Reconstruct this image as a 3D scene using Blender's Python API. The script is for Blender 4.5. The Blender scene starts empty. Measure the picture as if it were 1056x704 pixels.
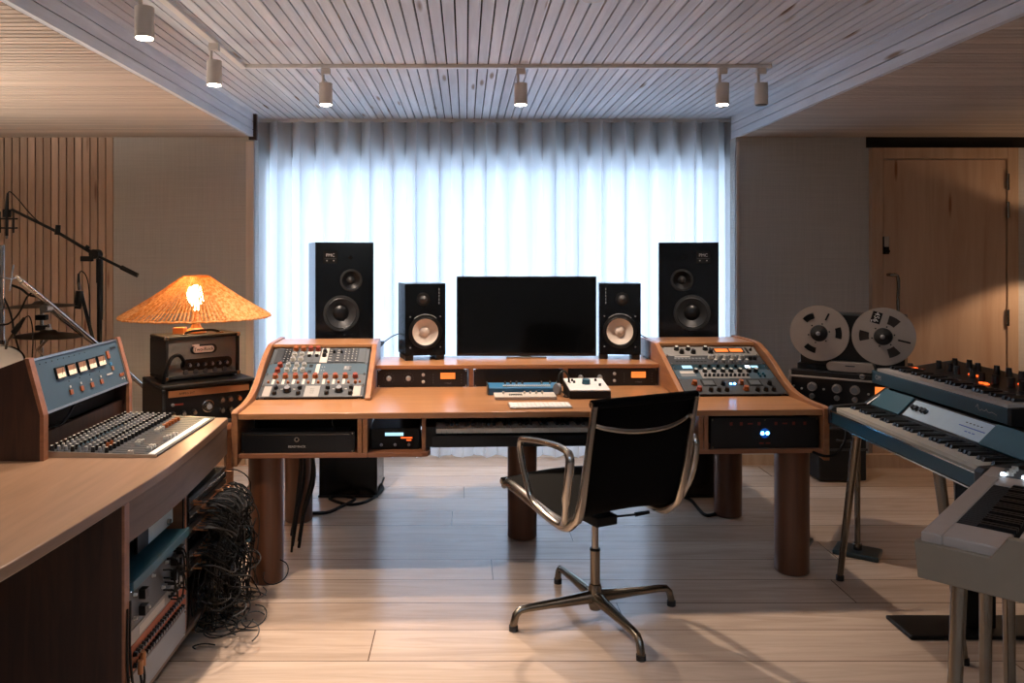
import bpy, bmesh, math, random
from mathutils import Vector, Matrix, Euler
random.seed(7)
C = bpy.context.scene.collection
PI = math.pi
V = Vector

# ---------------------------------------------------------------- materials
def lin(h):
    h = h.lstrip('#')
    out = []
    for i in (0, 2, 4):
        c = int(h[i:i+2], 16) / 255
        out.append(c / 12.92 if c <= .04045 else ((c + .055) / 1.055) ** 2.4)
    return (*out, 1)

def new_mat(name):
    m = bpy.data.materials.new(name); m.use_nodes = True
    nt = m.node_tree
    return m, nt, nt.nodes['Principled BSDF']

def plain(name, col, rough=.5, metal=0, noise=.06, nscale=30, spec=None, bump=0):
    """a plain surface with slight procedural mottling"""
    m, nt, b = new_mat(name)
    N, L = nt.nodes, nt.links
    c = lin(col)
    tc = N.new('ShaderNodeTexCoord'); n = N.new('ShaderNodeTexNoise')
    n.inputs['Scale'].default_value = nscale; n.inputs['Detail'].default_value = 3
    L.new(tc.outputs['Object'], n.inputs['Vector'])
    mx = N.new('ShaderNodeMix'); mx.data_type = 'RGBA'
    mx.inputs[6].default_value = tuple(v * (1 - noise) for v in c[:3]) + (1,)
    mx.inputs[7].default_value = tuple(min(1, v * (1 + noise)) for v in c[:3]) + (1,)
    L.new(n.outputs['Fac'], mx.inputs[0]); L.new(mx.outputs[2], b.inputs['Base Color'])
    b.inputs['Roughness'].default_value = rough; b.inputs['Metallic'].default_value = metal
    if spec is not None: b.inputs['Specular IOR Level'].default_value = spec
    if bump:
        bp = N.new('ShaderNodeBump'); bp.inputs['Strength'].default_value = bump; bp.inputs['Distance'].default_value = .002
        L.new(n.outputs['Fac'], bp.inputs['Height']); L.new(bp.outputs['Normal'], b.inputs['Normal'])
    return m

def wood(name, c1, c2, axis='x', scale=1.0, rough=.45, contrast=(.3, .7), coat=0, board=None, dark=None, knots=False):
    """stretched-noise grain along one axis; board=(width, across axis) gives each board a tone of its own"""
    m, nt, b = new_mat(name)
    N, L = nt.nodes, nt.links
    tc = N.new('ShaderNodeTexCoord')
    st = {'x': (1.2, 14, 14), 'y': (14, 1.2, 14), 'z': (14, 14, 1.2)}[axis]
    mp = N.new('ShaderNodeMapping'); mp.inputs['Scale'].default_value = tuple(s * scale for s in st)
    src = tc.outputs['Object']
    tone = None
    if board:
        w, ax = board
        sp = N.new('ShaderNodeSeparateXYZ'); L.new(src, sp.inputs[0])
        d = N.new('ShaderNodeMath'); d.operation = 'DIVIDE'; d.inputs[1].default_value = w
        L.new(sp.outputs[ax], d.inputs[0])
        fl = N.new('ShaderNodeMath'); fl.operation = 'FLOOR'; L.new(d.outputs[0], fl.inputs[0])
        wn = N.new('ShaderNodeTexWhiteNoise'); wn.noise_dimensions = '1D'; L.new(fl.outputs[0], wn.inputs['W'])
        tone = wn
        mul = N.new('ShaderNodeVectorMath'); mul.operation = 'SCALE'; mul.inputs['Scale'].default_value = 7.0
        L.new(wn.outputs['Color'], mul.inputs[0])
        ad = N.new('ShaderNodeVectorMath'); ad.operation = 'ADD'
        L.new(src, ad.inputs[0]); L.new(mul.outputs[0], ad.inputs[1]); src = ad.outputs[0]
    L.new(src, mp.inputs['Vector'])
    n = N.new('ShaderNodeTexNoise'); n.inputs['Scale'].default_value = 1.6
    n.inputs['Detail'].default_value = 6; n.inputs['Roughness'].default_value = .6; n.inputs['Distortion'].default_value = .9
    L.new(mp.outputs[0], n.inputs['Vector'])
    cr = N.new('ShaderNodeValToRGB')
    cr.color_ramp.elements[0].position, cr.color_ramp.elements[1].position = contrast
    cr.color_ramp.elements[0].color, cr.color_ramp.elements[1].color = lin(c1), lin(c2)
    L.new(n.outputs['Fac'], cr.inputs[0]); col = cr.outputs[0]
    if tone:
        hs = N.new('ShaderNodeHueSaturation')
        mr = N.new('ShaderNodeMapRange'); mr.inputs[3].default_value = .84; mr.inputs[4].default_value = 1.12
        L.new(tone.outputs['Value'], mr.inputs[0]); L.new(mr.outputs[0], hs.inputs['Value']); L.new(col, hs.inputs['Color'])
        col = hs.outputs[0]
    if knots:
        vo = N.new('ShaderNodeTexVoronoi'); vo.inputs['Scale'].default_value = 1.0
        mk = N.new('ShaderNodeMapping')
        mk.inputs['Scale'].default_value = {'x': (1.3, 9, 9), 'y': (9, 1.3, 9), 'z': (9, 9, 1.3)}[axis]
        L.new(src, mk.inputs['Vector']); L.new(mk.outputs[0], vo.inputs['Vector'])
        rk = N.new('ShaderNodeValToRGB'); rk.color_ramp.elements[0].position = .06; rk.color_ramp.elements[1].position = .13
        L.new(vo.outputs['Distance'], rk.inputs[0])
        mx = N.new('ShaderNodeMix'); mx.data_type = 'RGBA'; mx.inputs[6].default_value = lin(knots)
        L.new(rk.outputs[0], mx.inputs[0]); L.new(col, mx.inputs[7]); col = mx.outputs[2]
    L.new(col, b.inputs['Base Color'])
    b.inputs['Roughness'].default_value = rough
    if coat: b.inputs['Coat Weight'].default_value = coat; b.inputs['Coat Roughness'].default_value = .25
    return m

def glow(name, col, strength, base='#202020'):
    m, nt, b = new_mat(name)
    b.inputs['Base Color'].default_value = lin(base)
    b.inputs['Emission Color'].default_value = lin(col); b.inputs['Emission Strength'].default_value = strength
    return m

M = {}
M['desk_wood'] = wood('warm oak desk', '#996842', '#b98558', 'x', 1.0, .28, (.25, .75), coat=.45)
M['desk_edge'] = wood('oak edging', '#7c4f35', '#996545', 'x', 1.2, .38)
M['cheek'] = wood('oak cheek', '#82553a', '#a27049', 'y', 1.3, .36)
M['walnut_leg'] = wood('walnut leg', '#3f2517', '#6f442c', 'z', .55, .36, (.2, .8))
M['walnut'] = wood('dark walnut panel', '#25150e', '#47291a', 'z', 1.4, .42, (.3, .75))
M['console_top'] = wood('oak console top', '#775c46', '#93735a', 'y', .9, .36, (.25, .75), coat=.2)
M['apron'] = wood('brown oak apron', '#5b4636', '#766050', 'y', 1.0, .45)
M['floor'] = None
M['pine'] = wood('pale pine', '#b8967a', '#ceb094', 'z', .45, .5, (.3, .7), knots='#8d5f41')
M['pale_post'] = wood('pale painted post', '#cdbdb0', '#ded0c4', 'z', .7, .5)
M['pine_trim'] = wood('pine trim', '#b39478', '#c8ab8f', 'z', .7, .5)
M['ceil_x'] = wood('whitewashed ceiling board', '#bfc3ca', '#e6eaf0', 'y', .6, .55, (.25, .75), board=(.052, 0), knots='#8a7563')
M['soffit'] = wood('pine soffit board', '#b3a292', '#d0c0b0', 'x', .6, .55, (.25, .75), board=(.048, 1))
M['slat'] = wood('pine wall slat', '#b99a84', '#cfb39d', 'z', .8, .55, (.25, .75), board=(.0535, 0), knots='#84543c')
M['backing'] = plain('dark slat backing', '#17110d', .9)
M['white_wall'] = plain('plain wall', '#8c847a', .8)
M['black'] = plain('black plastic', '#0a0b0c', .5, spec=.3)
M['black_matte'] = plain('matte black', '#0c0c0d', .75)
M['black_satin'] = plain('satin black panel', '#0d0e10', .32)
M['screen'] = plain('black screen glass', '#050607', .12)
M['speaker_black'] = plain('black speaker lacquer', '#090c0f', .2)
M['cone_grey'] = plain('dark grey cone', '#2a2c2e', .45)
M['cone_white'] = plain('off-white paper cone', '#cbbfb2', .7)
M['rubber'] = plain('black rubber', '#18191a', .6)
M['cable'] = plain('black cable', '#09090a', .65, spec=.3)
M['cable_grey'] = plain('grey cable', '#33302d', .6)
M['chrome'] = plain('polished aluminium', '#b9b4ac', .22, 1)
M['chrome_dark'] = plain('worn chrome', '#8a8076', .25, 1)
M['alu'] = plain('brushed aluminium', '#a9a49c', .35, 1)
M['brass'] = plain('warm metal tube', '#857d72', .27, 1)
M['steel_blue'] = plain('blue grey steel panel', '#394c57', .45)
M['teal'] = plain('teal vinyl', '#1d4350', .42, noise=.12, nscale=60)
M['teal_dark'] = plain('dark teal edge', '#16323b', .3)
M['teal_panel'] = plain('teal anodised panel', '#285762', .4)
M['grey_face'] = plain('dark grey faceplate', '#303336', .45)
M['grey_mid'] = plain('mid grey faceplate', '#4b4f52', .45)
M['silver_face'] = plain('silver faceplate', '#8e8b85', .38, .3)
M['white_plastic'] = plain('off-white plastic', '#b9b2a7', .4)
M['white'] = plain('white enamel', '#dcdad6', .4)
M['cream'] = plain('cream lacquer case', '#a5968a', .45)
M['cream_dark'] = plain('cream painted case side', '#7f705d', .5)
M['ivory'] = plain('ivory key', '#cfc6b4', .3)
M['pale_key'] = plain('pale grey key', '#aaa49e', .35)
M['orange_knob'] = plain('red orange knob', '#8f4a1c', .45)
M['red_knob'] = plain('dark red knob', '#83331f', .45)
M['white_knob'] = plain('white knob', '#bab6ac', .4)
M['blue_knob'] = plain('teal blue knob', '#1f5668', .4)
M['grey_knob'] = plain('grey knob', '#77787a', .4)
M['black_knob'] = plain('black knob', '#0d0d0f', .35)
M['orange_paint'] = plain('orange painted strip', '#a5522c', .45)
M['blue_synth'] = plain('blue synthesiser case', '#2f6b92', .4)
M['paper'] = plain('white card', '#e0ddd8', .6)
M['tolex'] = plain('dark brown grey tolex', '#201f1d', .65, noise=.25, nscale=300, bump=.3)
M['tolex_black'] = plain('black tolex', '#151514', .6, noise=.25, nscale=300, bump=.3)
M['grille'] = plain('brown grey grille cloth', '#716d64', .8, noise=.2, nscale=400)
M['gold'] = plain('gold strip', '#a5714a', .4, .5)
M['cymbal'] = plain('dark bronze cymbal', '#3a322a', .38, .8, noise=.2)
M['drum_head'] = plain('white drum head', '#d8d4cc', .5)
M['mesh_black'] = plain('black mesh fabric', '#070708', .9, noise=.3, nscale=500, spec=.1)
M['mesh_seat'] = plain('olive black mesh fabric', '#14120f', .8, noise=.3, nscale=500, spec=.12)
M['reel'] = plain('brushed reel flange', '#a0968c', .42, .35)
M['tape'] = plain('brown magnetic tape', '#2a1c14', .35)
M['red_leather'] = plain('rust leather', '#96452a', .5)
M['lamp_wood'] = plain('honey wood lamp base', '#b8743c', .4)
M['meter'] = glow('amber lit meter', '#ff8238', .75, '#7a3c12')
M['meter_white'] = plain('ivory meter face', '#e8dccb', .5)
M['meter_lit'] = glow('dim lit meter', '#ffcf9a', .25, '#e0cdb4')
M['led_blue'] = glow('blue white indicator', '#5cb8ff', 14, '#205080')
M['led_halo'] = glow('blue lens ring', '#1060d0', .28, '#0c2a50')  # bloom around the blue lamps, painted as a faintly glowing disc
M['led_red'] = glow('orange indicator', '#ff5a20', 1.6, '#401008')
M['led_white'] = glow('white indicator', '#d8ecff', 3, '#808080')
M['display_blue'] = glow('pale blue display', '#a8d8f0', .9, '#406070')
M['red_label'] = plain('dull red marking', '#7c2c1c', .5)
M['display_panel'] = plain('pale blue glass panel', '#c6dbe6', .15)
M['blue_mark'] = plain('blue printed line', '#2c58b0', .4)
M['skirt_white'] = plain('white rack panel', '#8b9299', .45)
M['spot_white'] = plain('white lamp housing', '#cfc8c0', .4)
M['spot_lens'] = glow('lit lamp lens', '#ffe9d2', 30, '#ffffff')
M['spot_off'] = plain('unlit lamp lens', '#55524e', .3)

# floor: long pale planks with joints
def floor_mat():
    m, nt, b = new_mat('pale ash floor planks'); N, L = nt.nodes, nt.links
    tc = N.new('ShaderNodeTexCoord')
    br = N.new('ShaderNodeTexBrick'); br.offset = 0; br.offset_frequency = 2
    br.inputs['Scale'].default_value = 1; br.inputs['Brick Width'].default_value = 3.1; br.inputs['Row Height'].default_value = .235
    br.inputs['Mortar Size'].default_value = .0022; br.inputs['Mortar Smooth'].default_value = .1
    br.inputs['Color1'].default_value = lin('#d2bdaa'); br.inputs['Color2'].default_value = lin('#bfa894')
    br.inputs['Mortar'].default_value = lin('#5f4a3a'); br.inputs['Bias'].default_value = 0
    sp = N.new('ShaderNodeSeparateXYZ'); L.new(tc.outputs['Object'], sp.inputs[0])
    dv = N.new('ShaderNodeMath'); dv.operation = 'DIVIDE'; dv.inputs[1].default_value = .235; L.new(sp.outputs[1], dv.inputs[0])
    fl = N.new('ShaderNodeMath'); fl.operation = 'FLOOR'; L.new(dv.outputs[0], fl.inputs[0])
    wn = N.new('ShaderNodeTexWhiteNoise'); wn.noise_dimensions = '1D'; L.new(fl.outputs[0], wn.inputs['W'])
    sh = N.new('ShaderNodeMath'); sh.operation = 'MULTIPLY_ADD'; sh.inputs[1].default_value = 3.1; L.new(wn.outputs['Value'], sh.inputs[0]); L.new(sp.outputs[0], sh.inputs[2])
    cb_ = N.new('ShaderNodeCombineXYZ'); L.new(sh.outputs[0], cb_.inputs[0]); L.new(sp.outputs[1], cb_.inputs[1])
    L.new(cb_.outputs[0], br.inputs['Vector'])
    mp = N.new('ShaderNodeMapping'); mp.inputs['Scale'].default_value = (.9, 11, 1)
    cz = N.new('ShaderNodeCombineXYZ'); L.new(sh.outputs[0], cz.inputs[0]); L.new(sp.outputs[1], cz.inputs[1]); L.new(wn.outputs['Value'], cz.inputs[2])
    L.new(cz.outputs[0], mp.inputs['Vector'])
    mp.inputs['Scale'].default_value = (.9, 11, 30)
    n = N.new('ShaderNodeTexNoise'); n.inputs['Scale'].default_value = 1.5; n.inputs['Detail'].default_value = 6
    n.inputs['Distortion'].default_value = 1.6; n.inputs['Roughness'].default_value = .6
    L.new(mp.outputs[0], n.inputs['Vector'])
    cr = N.new('ShaderNodeValToRGB'); cr.color_ramp.elements[0].position = .28; cr.color_ramp.elements[1].position = .62
    cr.color_ramp.elements[0].color = (.80, .76, .72, 1); cr.color_ramp.elements[1].color = (1.06, 1.04, 1.02, 1)
    L.new(n.outputs['Fac'], cr.inputs[0])
    mx = N.new('ShaderNodeMix'); mx.data_type = 'RGBA'; mx.blend_type = 'MULTIPLY'; mx.inputs[0].default_value = 1
    L.new(br.outputs['Color'], mx.inputs[6]); L.new(cr.outputs[0], mx.inputs[7]); L.new(mx.outputs[2], b.inputs['Base Color'])
    b.inputs['Roughness'].default_value = .22; b.inputs['Specular IOR Level'].default_value = .55
    bp = N.new('ShaderNodeBump'); bp.inputs['Strength'].default_value = .25; bp.inputs['Distance'].default_value = .002; bp.invert = True
    L.new(br.outputs['Fac'], bp.inputs['Height']); L.new(bp.outputs['Normal'], b.inputs['Normal'])
    return m
M['floor'] = floor_mat()

def fabric_wall():
    m, nt, b = new_mat('woven grey beige wall fabric'); N, L = nt.nodes, nt.links
    tc = N.new('ShaderNodeTexCoord')
    outs = []
    for sc in ((2, 1, 160), (160, 1, 2)):
        mp = N.new('ShaderNodeMapping'); mp.inputs['Scale'].default_value = sc; L.new(tc.outputs['Object'], mp.inputs['Vector'])
        n = N.new('ShaderNodeTexNoise'); n.inputs['Scale'].default_value = 1.5; n.inputs['Detail'].default_value = 3
        L.new(mp.outputs[0], n.inputs['Vector']); outs.append(n)
    ad = N.new('ShaderNodeMath'); ad.operation = 'ADD'; L.new(outs[0].outputs['Fac'], ad.inputs[0]); L.new(outs[1].outputs['Fac'], ad.inputs[1])
    cr = N.new('ShaderNodeValToRGB'); cr.color_ramp.elements[0].position = .35; cr.color_ramp.elements[1].position = .65
    cr.color_ramp.elements[0].color = lin('#b3b0aa'); cr.color_ramp.elements[1].color = lin('#c4c1bb')
    h = N.new('ShaderNodeMath'); h.operation = 'MULTIPLY'; h.inputs[1].default_value = .5; L.new(ad.outputs[0], h.inputs[0])
    L.new(h.outputs[0], cr.inputs[0]); L.new(cr.outputs[0], b.inputs['Base Color']); b.inputs['Roughness'].default_value = .9
    bp = N.new('ShaderNodeBump'); bp.inputs['Strength'].default_value = .2; bp.inputs['Distance'].default_value = .001
    L.new(h.outputs[0], bp.inputs['Height']); L.new(bp.outputs['Normal'], b.inputs['Normal'])
    return m
M['fabric'] = fabric_wall()

def sheer():
    m = bpy.data.materials.new('sheer white curtain'); m.use_nodes = True
    nt = m.node_tree; N, L = nt.nodes, nt.links; N.clear()
    o = N.new('ShaderNodeOutputMaterial')
    d = N.new('ShaderNodeBsdfDiffuse'); d.inputs[0].default_value = (.8, .8, .8, 1)
    t = N.new('ShaderNodeBsdfTranslucent'); t.inputs[0].default_value = (.9, .92, .93, 1)
    tr = N.new('ShaderNodeBsdfTransparent'); tr.inputs[0].default_value = (.95, .97, 1, 1)
    tc = N.new('ShaderNodeTexCoord'); mp = N.new('ShaderNodeMapping'); mp.inputs['Scale'].default_value = (260, 260, 3)
    n = N.new('ShaderNodeTexNoise'); n.inputs['Scale'].default_value = 1
    L.new(tc.outputs['Object'], mp.inputs[0]); L.new(mp.outputs[0], n.inputs['Vector'])
    a = N.new('ShaderNodeMixShader'); a.inputs[0].default_value = .58; L.new(d.outputs[0], a.inputs[1]); L.new(t.outputs[0], a.inputs[2])
    mr = N.new('ShaderNodeMapRange'); mr.inputs[3].default_value = .03; mr.inputs[4].default_value = .08
    L.new(n.outputs['Fac'], mr.inputs[0])
    c = N.new('ShaderNodeMixShader'); L.new(mr.outputs[0], c.inputs[0]); L.new(a.outputs[0], c.inputs[1]); L.new(tr.outputs[0], c.inputs[2])
    L.new(c.outputs[0], o.inputs[0])
    return m
M['sheer'] = sheer()

def rattan():
    m = bpy.data.materials.new('woven rattan'); m.use_nodes = True
    nt = m.node_tree; N, L = nt.nodes, nt.links; N.clear()
    o = N.new('ShaderNodeOutputMaterial')
    tc = N.new('ShaderNodeTexCoord')
    n = N.new('ShaderNodeTexNoise'); n.inputs['Scale'].default_value = 55; n.inputs['Detail'].default_value = 2
    L.new(tc.outputs['Object'], n.inputs['Vector'])
    cr = N.new('ShaderNodeValToRGB'); cr.color_ramp.elements[0].color = lin('#d09250'); cr.color_ramp.elements[1].color = lin('#f5c88c')
    cr.color_ramp.elements[0].position = .35; cr.color_ramp.elements[1].position = .65
    L.new(n.outputs['Fac'], cr.inputs[0])
    d = N.new('ShaderNodeBsdfDiffuse'); t = N.new('ShaderNodeBsdfTranslucent')
    L.new(cr.outputs[0], d.inputs[0]); L.new(cr.outputs[0], t.inputs[0])
    a = N.new('ShaderNodeMixShader'); a.inputs[0].default_value = .5; L.new(d.outputs[0], a.inputs[1]); L.new(t.outputs[0], a.inputs[2])
    L.new(a.outputs[0], o.inputs[0])
    return m
M['rattan'] = rattan()

def glass():
    m, nt, b = new_mat('window glass')
    b.inputs['Transmission Weight'].default_value = 1; b.inputs['Roughness'].default_value = 0; b.inputs['IOR'].default_value = 1.0
    b.inputs['Base Color'].default_value = (.96, .98, 1, 1)
    return m
M['glass'] = glass()

# ---------------------------------------------------------------- mesh building
class MB:
    def __init__(s): s.bm = bmesh.new()
    def add(s, verts, faces, mi=0, mat=None):
        vs = [s.bm.verts.new(mat @ V(v) if mat else v) for v in verts]
        for f in faces:
            try: fc = s.bm.faces.new([vs[i] for i in f]); fc.material_index = mi
            except ValueError: pass
        return s
    def box(s, x0, x1, y0, y1, z0, z1, mi=0, mat=None):
        v = [(x, y, z) for x in (x0, x1) for y in (y0, y1) for z in (z0, z1)]
        return s.add(v, [(0, 1, 3, 2), (4, 6, 7, 5), (0, 4, 5, 1), (2, 3, 7, 6), (0, 2, 6, 4), (1, 5, 7, 3)], mi, mat)
    def prism(s, pts, a, b, axis='x', mi=0, mat=None):
        """polygon pts in the two remaining axes, extruded from a to b along axis"""
        def P(p, t): return {'x': (t, p[0], p[1]), 'y': (p[0], t, p[1]), 'z': (p[0], p[1], t)}[axis]
        n = len(pts); v = [P(p, a) for p in pts] + [P(p, b) for p in pts]
        f = [tuple(range(n)), tuple(range(2 * n - 1, n - 1, -1))] + [(i, i + n, (i + 1) % n + n, (i + 1) % n) for i in range(n)]
        return s.add(v, f, mi, mat)
    def cyl(s, p0, p1, r0, r1=None, n=16, mi=0, cap=True, mat=None):
        r1 = r0 if r1 is None else r1
        p0, p1 = V(p0), V(p1); d = (p1 - p0).normalized()
        a = d.orthogonal().normalized(); b = d.cross(a)
        v = []
        for p, r in ((p0, r0), (p1, r1)):
            for i in range(n):
                t = 2 * PI * i / n; v.append(p + a * math.cos(t) * r + b * math.sin(t) * r)
        f = [(i, (i + 1) % n, (i + 1) % n + n, i + n) for i in range(n)]
        if cap: f += [tuple(range(n - 1, -1, -1)), tuple(range(n, 2 * n))]
        return s.add(v, f, mi, mat)
    def lathe(s, prof, n=32, mi=0, mat=None, close=False):
        """profile of (r, z), turned about z"""
        v = []; f = []; k = len(prof)
        for i in range(n):
            t = 2 * PI * i / n
            for r, z in prof: v.append((r * math.cos(t), r * math.sin(t), z))
        for i in range(n):
            j = (i + 1) % n
            for q in range(k - 1 + (1 if close else 0)):
                q2 = (q + 1) % k
                f.append((i * k + q, j * k + q, j * k + q2, i * k + q2))
        return s.add(v, f, mi, mat)
    def tube(s, pts, r, n=8, mi=0, mat=None, flat=1.0, cap=True):
        pts = [V(p) for p in pts]; m = len(pts)
        rs = r if isinstance(r, (list, tuple)) else [r] * m
        tan = []
        for i in range(m):
            a = pts[max(0, i - 1)]; b = pts[min(m - 1, i + 1)]
            t = (b - a); tan.append(t.normalized() if t.length > 1e-9 else V((0, 0, 1)))
        u = tan[0].orthogonal().normalized(); v = []; f = []
        for i in range(m):
            u = (u - tan[i] * u.dot(tan[i]))
            u = u.normalized() if u.length > 1e-6 else tan[i].orthogonal().normalized()
            w = tan[i].cross(u)
            for k in range(n):
                t = 2 * PI * k / n; v.append(pts[i] + u * math.cos(t) * rs[i] + w * math.sin(t) * rs[i] * flat)
        for i in range(m - 1):
            for k in range(n): f.append((i * n + k, i * n + (k + 1) % n, (i + 1) * n + (k + 1) % n, (i + 1) * n + k))
        if cap: f += [tuple(range(n - 1, -1, -1)), tuple((m - 1) * n + k for k in range(n))]
        return s.add(v, f, mi, mat)
    def mesh(s, name, mats, smooth=False):
        bmesh.ops.recalc_face_normals(s.bm, faces=s.bm.faces)
        me = bpy.data.meshes.new(name); s.bm.to_mesh(me); s.bm.free()
        for m in (mats if isinstance(mats, (list, tuple)) else [mats]): me.materials.append(M[m] if isinstance(m, str) else m)
        if smooth:
            for p in me.polygons: p.use_smooth = True
            try: me.set_sharp_from_angle(angle=math.radians(38))
            except Exception: pass
        return me
    def build(s, name, mats, parent=None, smooth=False, bevel=0, loc=None, rot=None):
        o = bpy.data.objects.new(name, s.mesh(name, mats, smooth)); C.objects.link(o)
        if parent: o.parent = parent
        if loc: o.location = loc
        if rot: o.rotation_euler = rot
        if bevel:
            b = o.modifiers.new('bevel', 'BEVEL'); b.width = bevel; b.segments = 2; b.limit_method = 'ANGLE'; b.angle_limit = math.radians(40)
            b.harden_normals = False
        return o

def catmull(pts, k=6):
    pts = [V(p) for p in pts]; out = []
    P = [pts[0] * 2 - pts[1]] + pts + [pts[-1] * 2 - pts[-2]]
    for i in range(1, len(P) - 2):
        for j in range(k):
            t = j / k; a, b, c, d = P[i - 1:i + 3]
            out.append(.5 * ((2 * b) + (c - a) * t + (2 * a - 5 * b + 4 * c - d) * t * t + (3 * b - a - 3 * c + d) * t ** 3))
    out.append(pts[-1]); return out

def thing(name, label, cat, loc=(0, 0, 0), rot=(0, 0, 0), group=None):
    o = bpy.data.objects.new(name, None); o.empty_display_size = .05; C.objects.link(o)
    o.location = loc; o.rotation_euler = rot if isinstance(rot, (tuple, list, Euler)) else (0, 0, rot)
    o['label'] = label; o['category'] = cat
    if group: o['group'] = group
    return o
def tag(o, label, cat, group=None, kind=None):
    o['label'] = label; o['category'] = cat
    if group: o['group'] = group
    if kind: o['kind'] = kind
    return o
def struct(o):
    o['kind'] = 'structure'; return o
def inst(name, me, parent, loc=(0, 0, 0), rot=(0, 0, 0), scale=None, label=None):
    o = bpy.data.objects.new(name, me); C.objects.link(o); o.parent = parent
    o.location = loc; o.rotation_euler = rot
    if scale: o.scale = scale
    if label: o['label'] = label
    return o
def copy_tree(o, parent=None):
    c = o.copy(); C.objects.link(c); c.parent = parent
    for ch in [x for x in bpy.data.objects if x.parent == o]: copy_tree(ch, c)
    return c

F = 28 / 36 * 1056
def at(px, py, Z):               # a measured point of the room: pixel column/row at a known distance
    return V(((px - 480) * Z / F, Z, 1.44 - (py - 262) * Z / F))

# knobs: axis along -y (out of an upright faceplate), cached meshes
_K = {}
def knob_mesh(r, h, mat, cap=None, kind='round'):
    key = (round(r, 4), round(h, 4), mat, cap, kind)
    if key not in _K:
        b = MB()
        if kind == 'round':
            b.cyl((0, 0, 0), (0, -h * .35, 0), r * 1.12, r * 1.12, 14)
            b.cyl((0, -h * .35, 0), (0, -h, 0), r, r * .86, 14)
            b.cyl((0, -h, 0), (0, -h - .0006, 0), r * .72, r * .7, 14, mi=1)
            b.box(-r * .1, r * .1, -h - .0016, -h * .5, 0, r * .95, mi=1)
        elif kind == 'square':
            b.box(-r, r, -h, 0, -r, r); b.box(-r * .12, r * .12, -h - .0008, -h + .0001, 0, r, mi=1)
        elif kind == 'toggle':
            b.cyl((0, 0, 0), (0, -h * .3, 0), r, r, 8); b.cyl((0, -h * .3, 0), (0, -h, r * 1.2), r * .35, r * .5, 8)
        elif kind == 'fader':
            b.box(-r * .55, r * .55, -h, 0, -r, r); b.box(-r * .56, r * .56, -h - .0008, -h + .0002, -r * .12, r * .12, mi=1)
        _K[key] = b.mesh('knob', [mat, cap or mat], smooth=(kind in ('round', 'toggle')))
    return _K[key]
def K(parent, x, z, r=.008, h=.014, mat='black_knob', cap=None, kind='round', name='knob', y=-.004, rot=0, label=None):
    return inst(name, knob_mesh(r, h, mat, cap, kind), parent, (x, y, z), (0, rot, 0), label=label)

def text(s, size, mat, parent, loc, rot=(PI / 2, 0, 0), name='lettering', ext=.0004, align='CENTER', shear=0):
    c = bpy.data.curves.new(name, 'FONT'); c.body = s; c.size = size; c.extrude = ext; c.align_x = align; c.align_y = 'CENTER'; c.shear = shear
    c.materials.append(M[mat]); c.resolution_u = 3
    tmp = bpy.data.objects.new('tmp', c); me = bpy.data.meshes.new_from_object(tmp); bpy.data.objects.remove(tmp)
    me.materials.clear(); me.materials.append(M[mat])
    o = bpy.data.objects.new(name, me); C.objects.link(o); o.parent = parent; o.location = loc; o.rotation_euler = rot
    return o
# ================================================================ THE ROOM
YW = 5.45          # plane of the back wall
HC, HS = 2.395, 2.24
XL, XR = -1.445, 1.85   # curtained opening
X0, X1, Y0 = -4.6, 4.4, -3.2
struct(MB().box(X0, X1, Y0, 6.3, -.08, 0).build('floor', 'floor'))
# added skylight behind the camera, an unseen opening for cool fill light
SX0, SX1, SY0, SY1 = -1.2, 1.6, -1.9, .1
# centre ceiling: boards running into the room over a dark backing
b = MB(); x = XL
while x < XR - .002:
    if SX0 - .03 < x < SX1: b.box(x + .003, min(x + .048, XR), Y0, SY0, HC, HC + .018); b.box(x + .003, min(x + .048, XR), SY1, 5.72, HC, HC + .018)
    else: b.box(x + .003, min(x + .048, XR), Y0, 5.72, HC, HC + .018)
    x += .052
b.box(XL - .1, XL, YW + .05, 5.72, HC, HC + .018); b.box(XR, XR + .1, YW + .05, 5.72, HC, HC + .018)
for xa, xb, ya, yb in ((XL - .2, SX0, Y0, 5.9), (SX1, XR + .2, Y0, 5.9), (SX0, SX1, Y0, SY0), (SX0, SX1, SY1, 5.9)): b.box(xa, xb, ya, yb, HC + .018, HC + .05, mi=1)
struct(b.build('ceiling', ['ceil_x', 'backing']))
b = MB()
for xa, xb, ya, yb in ((SX0 - .03, SX0, SY0 - .03, SY1 + .03), (SX1, SX1 + .03, SY0 - .03, SY1 + .03), (SX0, SX1, SY0 - .03, SY0), (SX0, SX1, SY1, SY1 + .03), ((SX0 + SX1) / 2 - .03, (SX0 + SX1) / 2 + .03, SY0, SY1)): b.box(xa, xb, ya, yb, HC, HC + .25)
w2 = struct(b.build('added_skylight', 'white_wall')); MB().box(SX0, SX1, SY0, SY1, HC + .2, HC + .206).build('pane', 'glass', w2)  # frame and pane of the added skylight
# lower ceilings left and right: boards running across
for nm, xa, xb in (('ceiling_left', X0, XL - .03), ('ceiling_right', XR + .03, X1)):
    b = MB(); y = Y0
    while y < YW - .002:
        b.box(xa, xb, y + .003, min(y + .0425, YW), HS, HS + .018); y += .048
    b.box(xa, xb, Y0, YW, HS + .018, HS + .2, mi=1)
    struct(b.build(nm, ['soffit', 'backing']))
# planked step faces between them
for nm, xx, sg in (('trim_1', XL, -1), ('trim_2', XR, 1)):
    b = MB()
    for z0, z1 in ((HS, HS + .045), (HS + .05, HS + .1), (HS + .105, HC + .02)):
        b.box(min(xx, xx + sg * .026), max(xx, xx + sg * .026), Y0, YW + .1, z0, z1)
    b.box(min(xx + sg * .02, xx + sg * .031), max(xx + sg * .02, xx + sg * .031), Y0, YW, HS + .002, HC, mi=1)
    struct(b.build(nm, ['ceil_x', 'backing']))
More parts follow.
